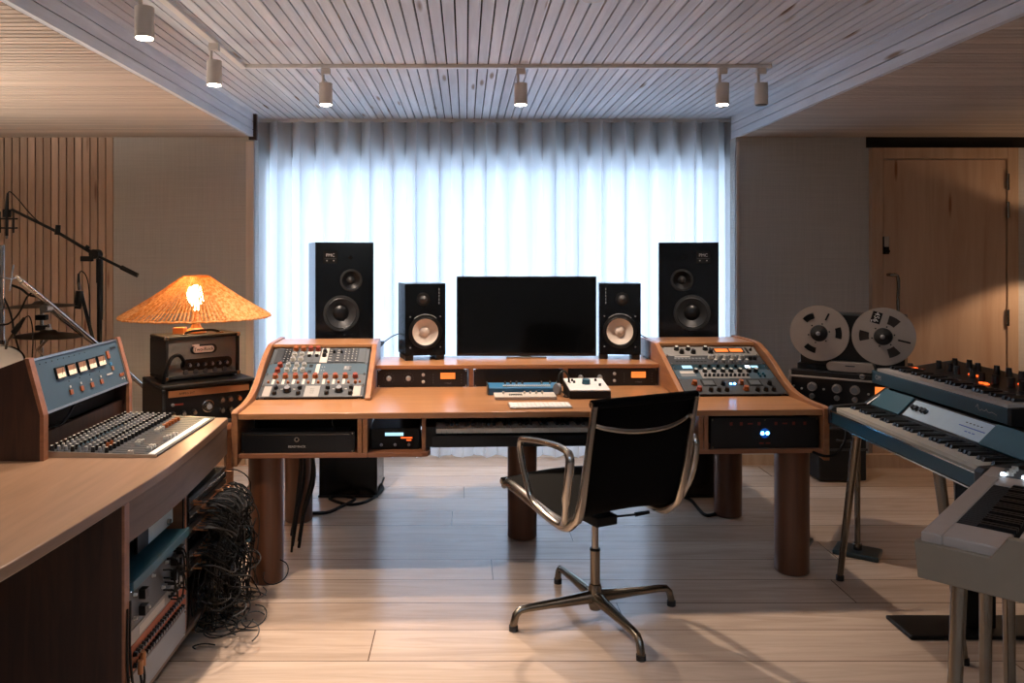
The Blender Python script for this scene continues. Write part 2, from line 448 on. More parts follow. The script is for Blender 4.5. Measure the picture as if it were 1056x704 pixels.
# back wall with the opening, and the other walls of the room
xs = (117 - 480) * YW / F
b = MB()
b.box(xs, XL, YW, YW + .12, 0, HS)
b.box(XR, X1, YW, YW + .12, 0, HS)
b.box(X0, XL - .03, YW, YW + .12, HS - .001, HC + .05); b.box(XR + .03, X1, YW, YW + .12, HS - .001, HC + .05)
struct(b.build('wall_back', 'fabric'))
b = MB(); b.box(X0, xs, YW + .02, YW + .12, 0, HS, mi=1); x = xs - .0495
while x > X0:
    b.box(x, x + .0455, YW, YW + .02, 0, HS); x -= .0535
struct(b.build('wall_slatted', ['slat', 'backing']))
struct(MB().box(X0 - .1, X0, Y0 - .1, 6.3, 0, HC + .05).build('wall_left', 'white_wall'))
struct(MB().box(X1, X1 + .1, Y0 - .1, 6.3, 0, HC + .05).build('wall_right', 'white_wall'))
struct(MB().box(X0, X1, Y0 - .1, Y0, 0, HC + .05).build('wall_front', 'white_wall'))
# window recess behind the curtain
YO = 5.80
b = MB()
wx0, wx1, wz0, wz1 = -1.53, 1.945, .13, 2.115
b.box(XL - .3, wx0, YO, YO + .12, 0, HC + .05); b.box(wx1, XR + .3, YO, YO + .12, 0, HC + .05)
b.box(wx0, wx1, YO, YO + .12, wz1, HC + .05); b.box(wx0, wx1, YO, YO + .12, 0, wz0)
b.box(XL - .22, XL - .09, YW + .12, YO, 0, HC + .05); b.box(XR + .1, XR + .22, YW + .12, YO, 0, HC + .05)
b.box(XL - .09, XR + .1, 5.715, YO, wz1 - .0, HC + .03)  # head block added close behind the curtain to shade its top band
b.box(XL - .22, XR + .22, YW, YO + .12, HC + .03, HC + .08)
struct(b.build('wall_recess', 'white_wall'))
b = MB()
for xa in (wx0, -.34, .72, wx1 - .05): b.box(xa, xa + .05, YO + .02, YO + .08, wz0, wz1)
b.box(wx0, wx1, YO + .02, YO + .08, wz1 - .05, wz1); b.box(wx0, wx1, YO + .02, YO + .08, wz0, wz0 + .05)
w = struct(b.build('window_1', 'pine_trim'))
g = MB()
for xa, xb in ((wx0 + .05, -.34), (-.29, .72), (.77, wx1 - .05)): g.box(xa, xb, YO + .045, YO + .051, wz0 + .05, wz1 - .05)
g.build('pane', 'glass', w)
# pale post beside the curtain, thin one at the right
struct(MB().box(XL - .055, XL + .0, YW - .012, YW + .02, 0, HS - .03).build('trim_3', 'pale_post', bevel=.003))
struct(MB().box(XR - .0, XR + .022, YW - .008, YW + .02, 0, HS - .03).build('trim_4', 'pale_post', bevel=.003))
struct(MB().box(XL - .03, XL + .02, YW - .03, YW + .01, HS - .02, HC).build('trim_5', 'walnut'))
struct(MB().box(XR + .03, X1, YW - .014, YW, 0, .07).build('baseboard_back', 'pine_trim'))
struct(MB().box(xs, XL - .06, YW - .014, YW, 0, .07).build('baseboard_left', 'pine_trim'))
# dark strip standing in for the shade above the door
dxl, dxr = (896 - 480) * YW / F, (1046 - 480) * YW / F
dzt = 1.44 + (262 - 153) * YW / F
struct(MB().box(dxl - .02, X1, YW - .006, YW, dzt + .005, HS).build('shade_strip', 'backing'))
# the door
fr = .075
b = MB()
b.box(dxl, dxl + fr, YW - .045, YW + .01, 0, dzt); b.box(dxr - fr, dxr, YW - .045, YW + .01, 0, dzt); b.box(dxl + fr, dxr - fr, YW - .045, YW + .01, dzt - fr, dzt)
door = struct(b.build('door_1', 'pine_trim', bevel=.003))
MB().box(dxl + fr + .006, dxr - fr - .006, YW - .036, YW + .005, .012, dzt - fr - .006).build('door_leaf', 'pine', door, bevel=.002)
b = MB(); hx = (922 - 480) * 5.4 / F
b.tube(catmull([(hx - .035, YW - .036, 1.30), (hx - .035, YW - .085, 1.30), (hx, YW - .1, 1.28), (hx, YW - .1, 1.1), (hx, YW - .1, .80), (hx, YW - .085, .77), (hx, YW - .036, .77)], 5), .011, 10)
b.build('door_handle', 'chrome_dark', door, smooth=True)
hx = (914 - 480) * 5.4 / F
b = MB(); b.box(hx - .022, hx + .022, YW - .048, YW - .036, 1.44, 1.56, mi=1); b.box(hx - .014, hx + .014, YW - .06, YW - .048, 1.49, 1.56); b.cyl((hx, YW - .048, 1.46), (hx, YW - .075, 1.46), .014, mi=1)
b.build('door_lock', ['white_plastic', 'black'], door, bevel=.002)
for zz in (1.42 + .51, 1.74, .95 + .06, .3):
    MB().cyl((dxr - fr - .003, YW - .052, zz - .055), (dxr - fr - .003, YW - .052, zz + .055), .009, n=10).build('hinge', 'chrome_dark', door, smooth=True)
MB().box(dxl - .1, dxr + .05, YW - .09, YW - .046, 0, .09).build('door_threshold', 'pine_trim', door)

# curtain: one waved sheet hanging from the ceiling
b = MB(); nx, nz = 900, 14
vs = []; fs = []
for i in range(nx + 1):
    u = i / nx; xx = XL - .065 + u * (XR - XL + .14)
    for j in range(nz + 1):
        t = j / nz; z = .012 + t * (HC - .02 - .012)
        ph = 2 * PI * (xx - XL) / .163
        w = .5 * (1 - t)
        dx = .012 * math.sin(2 * ph) * (1 - .3 * t)
        yy = 5.64 + (.052 - .014 * w) * math.sin(ph + .35 * math.sin(ph * .37 + 1.2) * w * 2) + .016 * w * math.sin(ph * 2.31 + 2 * t) + .007 * math.sin(ph * 3.07 + 1.3 * math.sin(ph * .21))
        vs.append((xx + dx, yy, z))
for i in range(nx):
    for j in range(nz): a = i * (nz + 1) + j; fs.append((a, a + 1, a + nz + 2, a + nz + 1))
b.add(vs, fs)
cur = tag(b.build('sheer_curtain', 'sheer', smooth=True), 'white sheer curtain hanging in even folds across the bright window', 'curtain')
MB().box(XL - .06, XR + .07, 5.625, 5.655, HC - .022, HC).build('curtain_track', 'white', cur)

# ---------------------------------------------------------------- ceiling track and spotlights
YT = 4.02; XT = -1.12
t1 = thing('lighting_track', 'white ceiling track running across the room above the desk', 'lighting track', (0, 0, HC))
MB().box(XT - .017, (795 - 480) * YT / F, YT - .015, YT + .015, -.018, 0).build('rail', 'white', t1, bevel=.002)
t2 = thing('lighting_track', 'white ceiling track running toward the camera on the left', 'lighting track', (0, 0, HC))
MB().box(XT - .015, XT + .015, -1.2, YT - .018, -.018, 0).build('rail', 'white', t2, bevel=.002)

def make_spot():
    t = thing('track_spotlight', '', 'spotlight', (0, 0, HC - .018), group=None)
    MB().box(-.022, .022, -.016, .016, -.032, 0).build('adapter', 'spot_white', t, bevel=.003)
    MB().cyl((-.014, 0, -.03), (-.014, 0, -.085), .007, n=10).build('stem', 'spot_white', t, smooth=True)
    MB().cyl((0, 0, -.075), (0, 0, -.183), .033, .033, 28).build('housing', 'spot_white', t, smooth=True, bevel=.002)
    MB().cyl((0, 0, -.18), (0, 0, -.186), .028, .028, 24).build('lens', 'spot_lens', t)
    return t
LAMPS = [((149 - 480) * 2.78 / F, 2.78, 'white cylindrical spotlight at the top left, cut by the picture edge', 1),
         (XT, 3.55, 'lit spotlight on the left track, just before the track corner', 1),
         ((336 - 480) * YT / F, YT, 'lit spotlight on the cross track above the left hutch of the desk', 1),
         ((537 - 480) * YT / F, YT, 'lit spotlight on the cross track above the computer screen', 1),
         ((745 - 480) * YT / F, YT, 'lit spotlight on the cross track, right next to the unlit one', 1),
         ((785 - 480) * YT / F, YT, 'unlit spotlight at the right end of the cross track', 0),
         (XT, 1.7, None, 1), (XT, .4, None, 1)]  # unlabelled pair: added fill spots out of view, light only
base = make_spot()
for i, (lx, ly, lab, on) in enumerate(LAMPS):
    if lab:
        s = base if i == 0 else copy_tree(base)
        s.location = (lx, ly, HC - .018); s['label'] = lab
        if not on:
            for ch in s.children_recursive if hasattr(s, 'children_recursive') else s.children:
                if ch.name.startswith('lens'):
                    ch.data = ch.data.copy(); ch.data.materials[0] = M['spot_off']
# round detector at the ceiling's top edge
tag(MB().lathe([(0, 0), (.04, 0), (.045, .008), (.045, .02), (0, .02)], 24).build('smoke_detector', 'spot_white', smooth=True, loc=((612 - 480) * 2.93 / F, 2.93, HC - .02)),
    'small round pale detector on the ceiling at the top picture edge', 'detector')
# ================================================================ THE DESK
TH = .04
D0 = V((.30, 3.452, 0))
Rz = Matrix.Rotation(TH, 4, 'Z')
def dw(u, v, h): return D0 + Rz @ V((u, v, h))
desk = thing('studio_desk', 'large oak studio desk on thick round walnut legs', 'desk', D0, TH)
HT = .758
W2 = 1.272
# desktop, slightly rounded front edge
q_ = .335; hw_ = W2 - .513 + .001
MB().prism([(-W2, 0), (W2, 0), (W2, q_), (hw_, q_), (hw_, 1.0), (-hw_, 1.0), (-hw_, q_), (-W2, q_)], HT - .026, HT, 'z').build('desktop', ['desk_wood'], desk, bevel=.003)
# cheeks with the swept profile
prof = [(-.012, .535), (-.012, HT - .01), (.0, HT + .012), (.15, .772), (.30, .79), (.42, .835), (.55, .905), (.68, .956), (.78, .975), (1.08, .975), (1.08, .60), (.2, .565)]
sm = [V((0, p[0], p[1])) for p in prof[1:10]]
sm2 = [(p.y, p.z) for p in catmull(sm, 4)]
prof2 = [prof[0]] + sm2 + prof[10:]
for s in (-1, 1):
    xa, xb = (-W2 - .026, -W2) if s < 0 else (W2, W2 + .026)
    MB().prism(prof2, xa, xb, 'x').build('side_panel', 'cheek', desk, bevel=.003)
# sloped hutches
HF, HB, ZF, ZB = .765, .948, .325, .755       # foot and head of the sloping face (v, h)
BET = math.atan2(HB - HF, ZB - ZF)
HW = .513                                     # width between the hutch sides
for s in (-1, 1):
    o0 = -W2 if s < 0 else W2 - HW - .028
    # inner side, face profile
    xi = (-W2 + HW) if s < 0 else (W2 - HW - .026)
    MB().prism([(ZF - .03, HT), (ZF - .03, HT + .012), (ZB - .01, HB + .022), (1.03, HB + .022), (1.03, HT)], xi, xi + .026, 'x').build('hutch_side', 'cheek', desk, bevel=.003)
    xa, xb = (-W2, -W2 + HW) if s < 0 else (W2 - HW, W2)
    MB().box(xa, xb, ZB - .006, 1.03, HB + .004, HB + .022).build('hutch_top', 'desk_wood', desk, bevel=.003)
    MB().box(xa, xb, 1.012, 1.03, HT, HB).build('hutch_back', 'cheek', desk)
    # slim rail at the outer edge of the sloping racks (threaded strip)
    ang = -(PI / 2 - BET)
    for xr in (xa + .003, xb - .012):
        MB().box(0, .009, .001, .012, 0, .46).build('rack_strip', 'black', desk, loc=(xr, ZF, HF), rot=(ang, 0, 0))
# bridge between the hutches
bxa, bxb = -W2 + HW + .026, W2 - HW - .026
BV = .655
MB().box(bxa, bxb, BV - .004, 1.0, HT + .092, HT + .114).build('bridge_shelf', 'desk_wood', desk, bevel=.003)
bw = (bxb - bxa)
DIV = []
for f in (1 / 3, 2 / 3):
    xd = bxa + bw * f; DIV.append(xd)
    MB().box(xd - .012, xd + .012, BV - .004, .98, HT, HT + .092).build('bridge_divider', 'cheek', desk, bevel=.002)
# boxes under the top: a wide and a narrow bay on each side
UB, UT = .585, HT - .026
for s in (-1, 1):
    def X(a, b2): return (-W2 + a, -W2 + b2) if s < 0 else (W2 - b2, W2 - a)
    x0, x1 = X(0, .55); MB().box(x0, x1, .004, .45, UB - .02, UB).build('bay_floor', 'desk_edge', desk, bevel=.003)
    x0, x1 = X(.003, .505); MB().box(x0, x1, .305, .32, UB, UT).build('bay_back', 'black_matte', desk)
    x0, x1 = X(.507, .527); MB().box(x0, x1, .004, .45, UB, UT).build('bay_wall', 'cheek', desk, bevel=.002)
    x0, x1 = X(.53, .55); MB().box(x0, x1, .004, .45, UB, UT).build('bay_wall', 'cheek', desk, bevel=.002)
    x0, x1 = X(.55, .82)
    ln = .035
    if s < 0: pts = [(x0, .004), (x1 - ln, .004), (x1 - .01, .014), (x1, .04), (x1, .45), (x0, .45)]
    else: pts = [(x1, .004), (x0 + ln, .004), (x0 + .01, .014), (x0, .04), (x0, .45), (x1, .45)]
    MB().prism(pts, UB - .02, UB, 'z').build('bay_floor', 'desk_edge', desk, bevel=.003)
    x0, x1 = X(.783, .8); MB().box(x0, x1, .03, .45, UB, UT).build('bay_wall', 'cheek', desk, bevel=.002)
# keyboard tray back
MB().box(-W2 + .70, W2 - .70, .455, .47, .60, UT).build('modesty_panel', 'black_matte', desk)
MB().box(-.6, .6, .50, .52, .60, UT).build('cable_duct', 'black_matte', desk)
# legs
for lu, lv in ((-1.178, .125), (1.192, .127), (-1.17, .92), (1.19, .91), (.015, .62)):
    b = MB(); b.lathe([(0, 0), (.07, 0), (.075, .006), (.075, HT - .03 if lv > .3 else UB - .021), (0, HT - .03 if lv > .3 else UB - .021)], 36)
    b.build('leg', 'walnut_leg', desk, smooth=True, loc=(lu, lv, 0))

# ---------------------------------------------------------------- rack units
_screw = None
def rack(name, label, cat, loc, rot, U, face, depth=.11, group=None, w=.4826, screws=True, parent_m=None):
    global _screw
    H = U * .04445 - .0012
    t = thing(name, label, cat, loc, rot, group)
    MB().box(-w / 2, w / 2, -.004, 0, 0, H).build('faceplate', face, t, bevel=.0008)
    MB().box(-.215, .215, .0005, depth, .003, H - .003).build('chassis', 'black_matte', t)
    if screws:
        if _screw is None: _screw = MB().cyl((0, -.004, 0), (0, -.0065, 0), .0042, .0035, 10).mesh('screw', 'chrome', smooth=True)
        for sx in (-w / 2 + .0085, w / 2 - .0085):
            for sz in ((.006, H - .006) if U > 1 else (H / 2,)): inst('screw', _screw, t, (sx, 0, sz))
    return t
def slope(sgn, dist):            # position and rotation of a unit on a hutch's sloping face, dist metres up the slope
    xc = (-W2 + HW / 2) if sgn < 0 else (W2 - HW / 2)
    dist = .004 + (dist - .004) * (1.135 if sgn < 0 else 1.02)
    p = dw(xc, ZF + math.cos(BET) * dist, HF + math.sin(BET) * dist)
    e = (Matrix.Rotation(TH, 3, 'Z') @ Matrix.Rotation(-(PI / 2 - BET), 3, 'X')).to_euler()
    return p, e
def small(parent, x, z, w, h, mat, name='panel', y=-.0046, d=.0008, label=None):
    o = MB().box(x - w / 2, x + w / 2, y, y + d + .0005, z - h / 2, z + h / 2).build(name, mat, parent)
    if label: o['label'] = label
    return o
U1 = .04445
# ---- left hutch, bottom to top
p, e = slope(-1, .004)
r = rack('compressor', 'dark grey rack compressor at the foot of the left hutch, white blocks at its ends', 'rack unit', p, e, 2, 'grey_face')
for sx in (-.208, .208): small(r, sx, .044, .034, .075, 'reel', 'end_block')
small(r, 0, .044, .068, .082, 'silver_face', 'centre_panel')
for cx in (-.115, .125):
    for dx, dz in ((-.055, .066), (-.055, .026), (.055, .066), (.055, .026)): K(r, cx + dx, dz, .0105, .016)
    K(r, cx, .048, .018, .02, 'black_knob', 'grey_knob')
    for dx in (-.03, -.024, .028, .033): small(r, cx + dx, .06, .004, .004, 'white_knob', 'indicator')
for zz in (.03, .045, .06): small(r, .0, zz, .02, .003, 'black', 'marking')
p, e = slope(-1, .004 + 2 * U1)
r = rack('equaliser', 'grey rack unit with a row of nine orange red knobs and white strips', 'rack unit', p, e, 2, 'grey_mid')
for i in range(9):
    x = -.19 + i * .0475
    K(r, x, .064, .0125, .02, 'orange_knob' if i < 8 else 'red_knob', 'red_knob')
    if i < 8:
        small(r, x - .004, .03, .012, .042, 'white_plastic', 'label_strip')
        K(r, x + .02, .02, .006, .01, 'orange_knob')
K(r, .195, .02, .008, .012, 'orange_knob')
for x in (-.215, .215): K(r, x, .022, .005, .01, 'orange_knob')
p, e = slope(-1, .004 + 4 * U1)
r = rack('module_frame', 'blue grey module rack in the middle of the left hutch, blank on its right', 'rack unit', p, e, 2, 'steel_blue')
for x in (-.185, ): 
    K(r, x, .066, .013, .02, 'red_knob'); K(r, x - .004, .022, .013, .02, 'red_knob')
for i, x in enumerate((-.145, -.105, -.068)):
    K(r, x, .066, .012, .018, 'white_knob', 'grey_knob'); K(r, x, .024, .012, .018, 'white_knob', 'grey_knob')
small(r, .0, .044, .018, .08, 'white_plastic', 'label_strip')
for x, z in ((-.035, .068), (-.035, .02)): small(r, x, z, .018, .022, 'black', 'button')
small(r, .145, .05, .036, .032, 'grey_knob', 'indicator_panel'); small(r, .158, .045, .01, .034, 'black', 'switch')
small(r, .135, .055, .008, .02, 'white_knob', 'marking')
for i in range(4): small(r, .02 + (i % 2) * .012, .03 + .03 * (i // 2), .004, .004, 'white_knob', 'indicator')
p, e = slope(-1, .004 + 6 * U1)
r = rack('module_frame', 'module rack at the top of the left hutch, filled with narrow coloured modules', 'rack unit', p, e, 3, 'grey_mid')
mods = [('grey_face', 'a'), ('black_satin', 'dots'), ('grey_mid', 'ow'), ('grey_mid', 'ow'), ('grey_mid', 'rk'), ('grey_mid', 'rk'), ('white_plastic', 'bk'), ('grey_face', 'ln'), ('grey_face', 'ln'), ('grey_face', 'dots'), ('grey_face', 'dots'), ('grey_mid', 'a')]
for i, (mt, kd) in enumerate(mods):
    x = -.205 + i * .0373
    m = small(r, x, .066, .0355, .126, mt, 'module', d=.003, y=-.0085)
    if kd == 'dots':
        for zz in range(6):
            for q in (-.009, .009): small(m, x + q, .018 + zz * .02, .005, .005, 'white_knob' if (zz + (q > 0)) % 3 else 'grey_knob', 'indicator', y=-.0092)
    if kd == 'ow': K(m, x, .112, .013, .02, 'orange_knob', y=-.0085); K(m, x, .066, .012, .016, 'white_knob', 'grey_knob', y=-.0085); K(m, x, .025, .012, .016, 'white_knob', 'grey_knob', y=-.0085)
    if kd == 'rk': K(m, x, .112, .013, .02, 'red_knob', y=-.0085); K(m, x, .06, .009, .014, 'black_knob', 'white_knob', y=-.0085); small(m, x, .085, .026, .03, 'white_plastic', 'label_strip', y=-.009)
    if kd == 'bk': K(m, x, .09, .011, .018, y=-.0085); K(m, x, .06, .011, .018, y=-.0085)
    if kd == 'ln':
        for zz in range(5): small(m, x - .006, .02 + zz * .022, .014, .003, 'white_knob', 'marking', y=-.0092)
        K(m, x + .008, .09, .007, .012, y=-.0085)
# ---- right hutch, bottom to top
p, e = slope(1, .004)
r = rack('compressor', 'blue grey compressor with two square dials at the foot of the right hutch', 'rack unit', p, e, 3, 'grey_face')
for cx in (-.105, .12):
    b = MB().box(cx - .033, cx + .033, -.007, -.004, .068, .122); b.build('dial_window', 'black', r, bevel=.001)
    b = MB().box(cx - .025, cx + .025, -.0078, -.007, .076, .114); b.build('dial_face', 'grey_mid', r)
    K(r, cx - .07, .088, .0125, .02, 'orange_knob' if cx < 0 else 'orange_knob'); K(r, cx - .063, .036, .0125, .02, 'red_knob' if cx < 0 else 'orange_knob')
    for q, dx in enumerate((-.01, .03, .068)): K(r, cx + dx, .03, .0105, .018, 'black_knob')
    K(r, cx + .068, .082, .0105, .018, 'black_knob')
for i, dx in enumerate((-.009, .009)):
    MB().cyl((dx + .01, -.004, .085), (dx + .01, -.009, .085), .0065, .005, 14).build('lamp_lens', 'led_blue', r, smooth=True)
MB().lathe([(.016, .0), (.016, .0015), (.0, .0015), (0, 0)], 24, mat=Matrix.Translation((.01, -.004, .085)) @ Matrix.Rotation(PI / 2, 4, 'X')).build('lamp_bloom', 'led_halo', r)  # glowing disc that paints the bloom around the lamps
p, e = slope(1, .004 + 3 * U1)
r = rack('equaliser', 'teal and silver rack equaliser crowded with small knobs on the right hutch', 'rack unit', p, e, 2, 'steel_blue')
small(r, -.18, .06, .07, .024, 'white_plastic', 'label_strip'); small(r, -.18, .032, .075, .02, 'grey_knob', 'label_strip')
small(r, .0, .044, .235, .08, 'silver_face', 'centre_panel')
for i, x in enumerate((-.135, -.09, -.045, .0, .04, .085, .13, .165)):
    K(r, x, .066, .0115, .018, 'black_knob', 'white_knob'); 
for i in range(11): K(r, -.1 + i * .021, .026, .0065, .015, 'black_knob', 'grey_knob')
for i in range(4): K(r, .17 + (i % 2) * .022, .02 + .02 * (i // 2), .006, .01, 'blue_knob')
p, e = slope(1, .004 + 5 * U1)
r = rack('display_unit', 'dark teal rack unit with two small glowing windows on the right hutch', 'rack unit', p, e, 1, 'teal_dark')
small(r, -.165, .022, .05, .026, 'display_blue', 'display'); small(r, .14, .022, .022, .02, 'led_white', 'display'); small(r, .175, .022, .034, .018, 'display_blue', 'display')
for x in (-.1, -.055, -.01, .035, .08): K(r, x, .022, .008, .014)
p, e = slope(1, .004 + 6 * U1)
r = rack('preamplifier', 'dark rack unit with pale knobs on its right half, below the two orange meters', 'rack unit', p, e, 2, 'grey_face')
for x in range(9): small(r, -.2 + x * .018, .06, .012, .012, 'grey_knob', 'button')
for x in range(9): small(r, -.2 + x * .018, .03, .013, .008, 'black', 'button')
small(r, -.16, .076, .08, .008, 'white_knob', 'marking')
for x in (-.02, .02, .06, .1, .14): K(r, x, .062, .0125, .018, 'white_knob', 'grey_knob'); K(r, x + .012, .022, .0105, .016, 'grey_knob', 'white_knob')
for x in (.18, .205): K(r, x, .05, .01, .015)
p, e = slope(1, .004 + 8 * U1)
r = rack('stereo_compressor', 'silver rack unit with two orange meters at the top of the right hutch', 'rack unit', p, e, 2, 'silver_face')
for x in (-.17, -.11, -.02): K(r, x, .06, .012, .02, 'black_knob', 'white_knob'); K(r, x + .018, .026, .012, .02, 'black_knob', 'black_knob')
small(r, .1, .05, .16, .05, 'black', 'meter_bezel')
small(r, .062, .05, .066, .03, 'meter', 'meter', y=-.006); small(r, .138, .05, .066, .03, 'meter', 'meter', y=-.006)
for x in (.01, .195): small(r, x, .048, .012, .06, 'black', 'slot')
K(r, .215, .05, .007, .012)

for o_ in bpy.data.objects:
    if o_.get('category') == 'rack unit': o_.scale = (1.02, 1, 1.135 if o_.location.x < 0 else 1.02)
# ---- bridge units
bays = [(bxa + DIV[0] - .012) / 2, (DIV[0] + DIV[1]) / 2, (DIV[1] + .012 + bxb) / 2]
def comp(u, label):
    r = rack('limiting_amplifier', label, 'rack unit', dw(u, BV + .006, HT + .001), (0, 0, TH), 2, 'black_satin', .22, w=.463)
    for x in (-.172, -.072):
        K(r, x, .044, .0125, .02, 'grey_knob', 'white_knob')
        for k in range(11):
            a = math.radians(-135 + 27 * k)
            small(r, x + .026 * math.sin(a), .044 + .026 * math.cos(a), .0022, .0022, 'grey_knob', 'marking')
    for z in (.062, .026): K(r, .004, z, .0075, .012, 'white_knob', 'white_knob')
    for x in (.055, .2):
        for z in (.02, .034, .048, .062): small(r, x, z, .0035, .0035, 'grey_knob', 'button')
    small(r, .13, .056, .086, .042, 'black', 'meter_bezel'); small(r, .13, .056, .076, .032, 'meter', 'meter', y=-.006)
    # scale arc and needle printed on the lit meter
    small(r, .13, .062, .05, .0014, 'red_label', 'scale', y=-.0066)
    text('1176LN', .011, 'grey_knob', r, (.13, -.0048, .018))
    return r
comp(bays[0], 'black limiter with an orange meter on the left of the desk bridge')
comp(bays[2], 'black limiter with an orange meter on the right of the desk bridge')
rack('blank_rack_panel', 'blank black rack panel in the middle bay of the desk bridge', 'rack panel', dw(bays[1], BV + .006, HT + .001), (0, 0, TH), 2, 'black_satin', w=.463)

# ---- units under the top
r = rack('lockable_drawer_unit', 'black lockable rack drawer under the left end of the desk', 'rack drawer', dw(-W2 + .252, .02, UB + .001), (0, 0, TH), 2, 'black_satin')
small(r, 0, .078, .44, .003, 'chrome_dark', 'drawer_lip', y=-.007)
MB().cyl((-.005, -.004, .058), (-.005, -.011, .058), .013, .011, 18).build('lock', 'chrome', r, smooth=True)
MB().cyl((-.005, -.011, .058), (-.005, -.0115, .058), .006, n=12).build('keyhole', 'black', r)
text('READYRACK', .013, 'white_knob', r, (-.005, -.0048, .026), name='logo')
b = MB(); b.tube(catmull([(.0, .1, .06), (.0, .02, .055), (-.006, -.002, .03), (.006, .0, .0), (.0, .05, -.01)], 5), .0025, 6)
tag(b.build('cable', 'cable_grey', smooth=True, loc=dw(-W2 + .40, .045, UB + .095), rot=(0, 0, TH)), 'thin grey cable dangling above the black rack drawer', 'cable')
r = rack('monitor_controller', 'black rack unit with two blue white lamps under the right end of the desk', 'rack unit', dw(W2 - .252, .02, UB + .001), (0, 0, TH), 3, 'black_satin')
for i, x in enumerate((-.15, -.105, -.065, -.025, .05, .09, .13, .18)):
    if i % 3 == 2: small(r, x, .108, .022, .006, 'red_label', 'marking')
    else: small(r, x, .108, .012, .014, 'red_label', 'marking')
for x in (-.015, .015): small(r, x, .022, .02, .006, 'red_label', 'marking')
for dx in (-.011, .011):
    MB().cyl((dx, -.004, .066), (dx, -.010, .066), .0085, .0065, 16).build('lamp_lens', 'led_blue', r, smooth=True)
MB().lathe([(.021, .0), (.019, .002), (.0, .002), (0, 0)], 28, mat=Matrix.Translation((0, -.004, .066)) @ Matrix.Rotation(PI / 2, 4, 'X')).build('lamp_bloom', 'led_halo', r)  # bloom of the lamp pair, painted as a glowing disc
inst('screw', _screw, r, (.0, 0, .124))

t = thing('tape_recorder', 'small black recorder with a pale blue display in the narrow left bay', 'recorder', dw(-W2 + .666, .06, UB + .001), TH)
MB().box(-.108, .108, 0, .28, 0, .092).build('case', 'black', t, bevel=.004)
small(t, -.004, .066, .08, .014, 'display_blue', 'display', y=-.0006)
small(t, .05, .05, .05, .005, 'led_red', 'indicator', y=-.0006); small(t, .06, .04, .02, .005, 'led_red', 'indicator', y=-.0006)
for x in (-.06, 0, .06): K(t, x, .02, .006, .01, 'grey_knob', y=0)
t = thing('black_bag', 'dark rounded gear pouch in the narrow right bay of the desk', 'bag', dw(W2 - .666, .08, UB + .001), TH)
b = MB(); b.lathe([(0, 0), (.1, 0), (.108, .02), (.1, .06), (.06, .1), (0, .11)], 20, mat=Matrix.Diagonal((1, 1.1, .95, 1)).to_4x4())
b.build('pouch', 'black_satin', t, smooth=True, loc=(0, .11, 0)); MB().tube(catmull([(-.05, .1, .09), (-.03, .1, .125), (.03, .1, .125), (.05, .1, .09)], 5), .006, 8).build('strap', 'cable', t, smooth=True)

# ---- master keyboard on a tray under the desk
def piano_keys(parent, n, y0, wl, h, wmat, bmat, pitch=.0235, first=0, dirx=1, bh=.012, bl=.62):
    wm = MB().box(.0006, pitch - .0006, 0, wl, -.02, 0).mesh('white_key', wmat)
    bk = MB(); w = pitch * .29
    bk.prism([(0, 0), (.006, bh), (wl * bl, bh), (wl * bl, 0)], -w, w, 'x'); bm_ = bk.mesh('black_key', bmat)
    for i in range(n):
        inst('white_key', wm, parent, (i * pitch, y0, h))
        if (i + first) % 7 in (0, 1, 3, 4, 5) and i < n - 1: inst('black_key', bm_, parent, ((i + 1) * pitch, y0 + wl * (1 - bl), h))
kb = thing('master_keyboard', 'black keyboard with ivory keys slung under the front of the desk', 'keyboard', dw(-W2 + .845, .03, UT - .132), TH)
nk = 37; kw = nk * .0235
MB().box(-.02, kw + .02, 0, .3, 0, .02).build('tray', 'black_matte', kb, bevel=.003)
MB().box(-.02, kw + .02, -.006, .006, .0, .05).build('front_rail', 'black_matte', kb, bevel=.003)
b = MB(); b.box(-.045, 0, 0, .3, .0, .09); b.box(kw, kw + .02, 0, .3, .02, .09); b.box(0, kw, .155, .3, .02, .088); b.build('case', 'black', kb, bevel=.003)
piano_keys(kb, nk, .01, .145, .078, 'ivory', 'black_knob', first=2)
b = MB()
for x in (.05, kw - .05): b.box(x - .015, x + .015, .1, .3, .088, .12)
b.build('hanger', 'black_matte', kb)

# ---------------------------------------------------------------- things on the desk
t = thing('drum_machine', 'blue box with a row of small knobs, behind the white controller on the desk', 'drum machine', dw(-.0, .40, HT), TH)
t.location = (.284, 3.855, HT + .001)
MB().prism([(0, 0), (0, .034), (.1, .045), (.1, 0)], -.172, .172, 'x').build('case', 'blue_synth', t, bevel=.003)
for sx in (-.176, .172): MB().box(sx, sx + .004, -.002, .102, 0, .05).build('end_cheek', 'teal_dark', t)
for x in (-.085, -.058, -.03, -.001, .095, .137):
    b = MB(); b.cyl((x, .075, .04), (x, .075, .056), .0065, .005, 12); b.build('knob', 'chrome', t, smooth=True)
b = MB()
for i in range(26): b.box(-.1 + i * .009, -.094 + i * .009, .018, .05, .034, .041)
b.build('button', 'white_plastic', t)
t = thing('fader_controller', 'thin white controller with small knobs, in front of the blue box on the desk', 'controller', (.283, 3.727, HT + .001), TH)
MB().prism([(0, 0), (0, .014), (.09, .02), (.09, 0)], -.145, .145, 'x').build('case', 'white_plastic', t, bevel=.002)
for x in (-.1, -.0, .028, .056, .085): MB().cyl((x, .06, .016), (x, .06, .03), .006, .005, 12).build('knob', 'white_knob', t, smooth=True)
b = MB()
for i in range(8): b.box(-.075 + i * .008, -.07 + i * .008, .03, .055, .014, .0195)
b.build('button', 'black', t)
t = thing('slim_keyboard', 'flat white computer keyboard near the front edge of the desk', 'keyboard', (.335, 3.51, HT + .001), TH)
MB().box(-.14, .14, 0, .115, 0, .007).build('case', 'alu', t, bevel=.003)
b = MB()
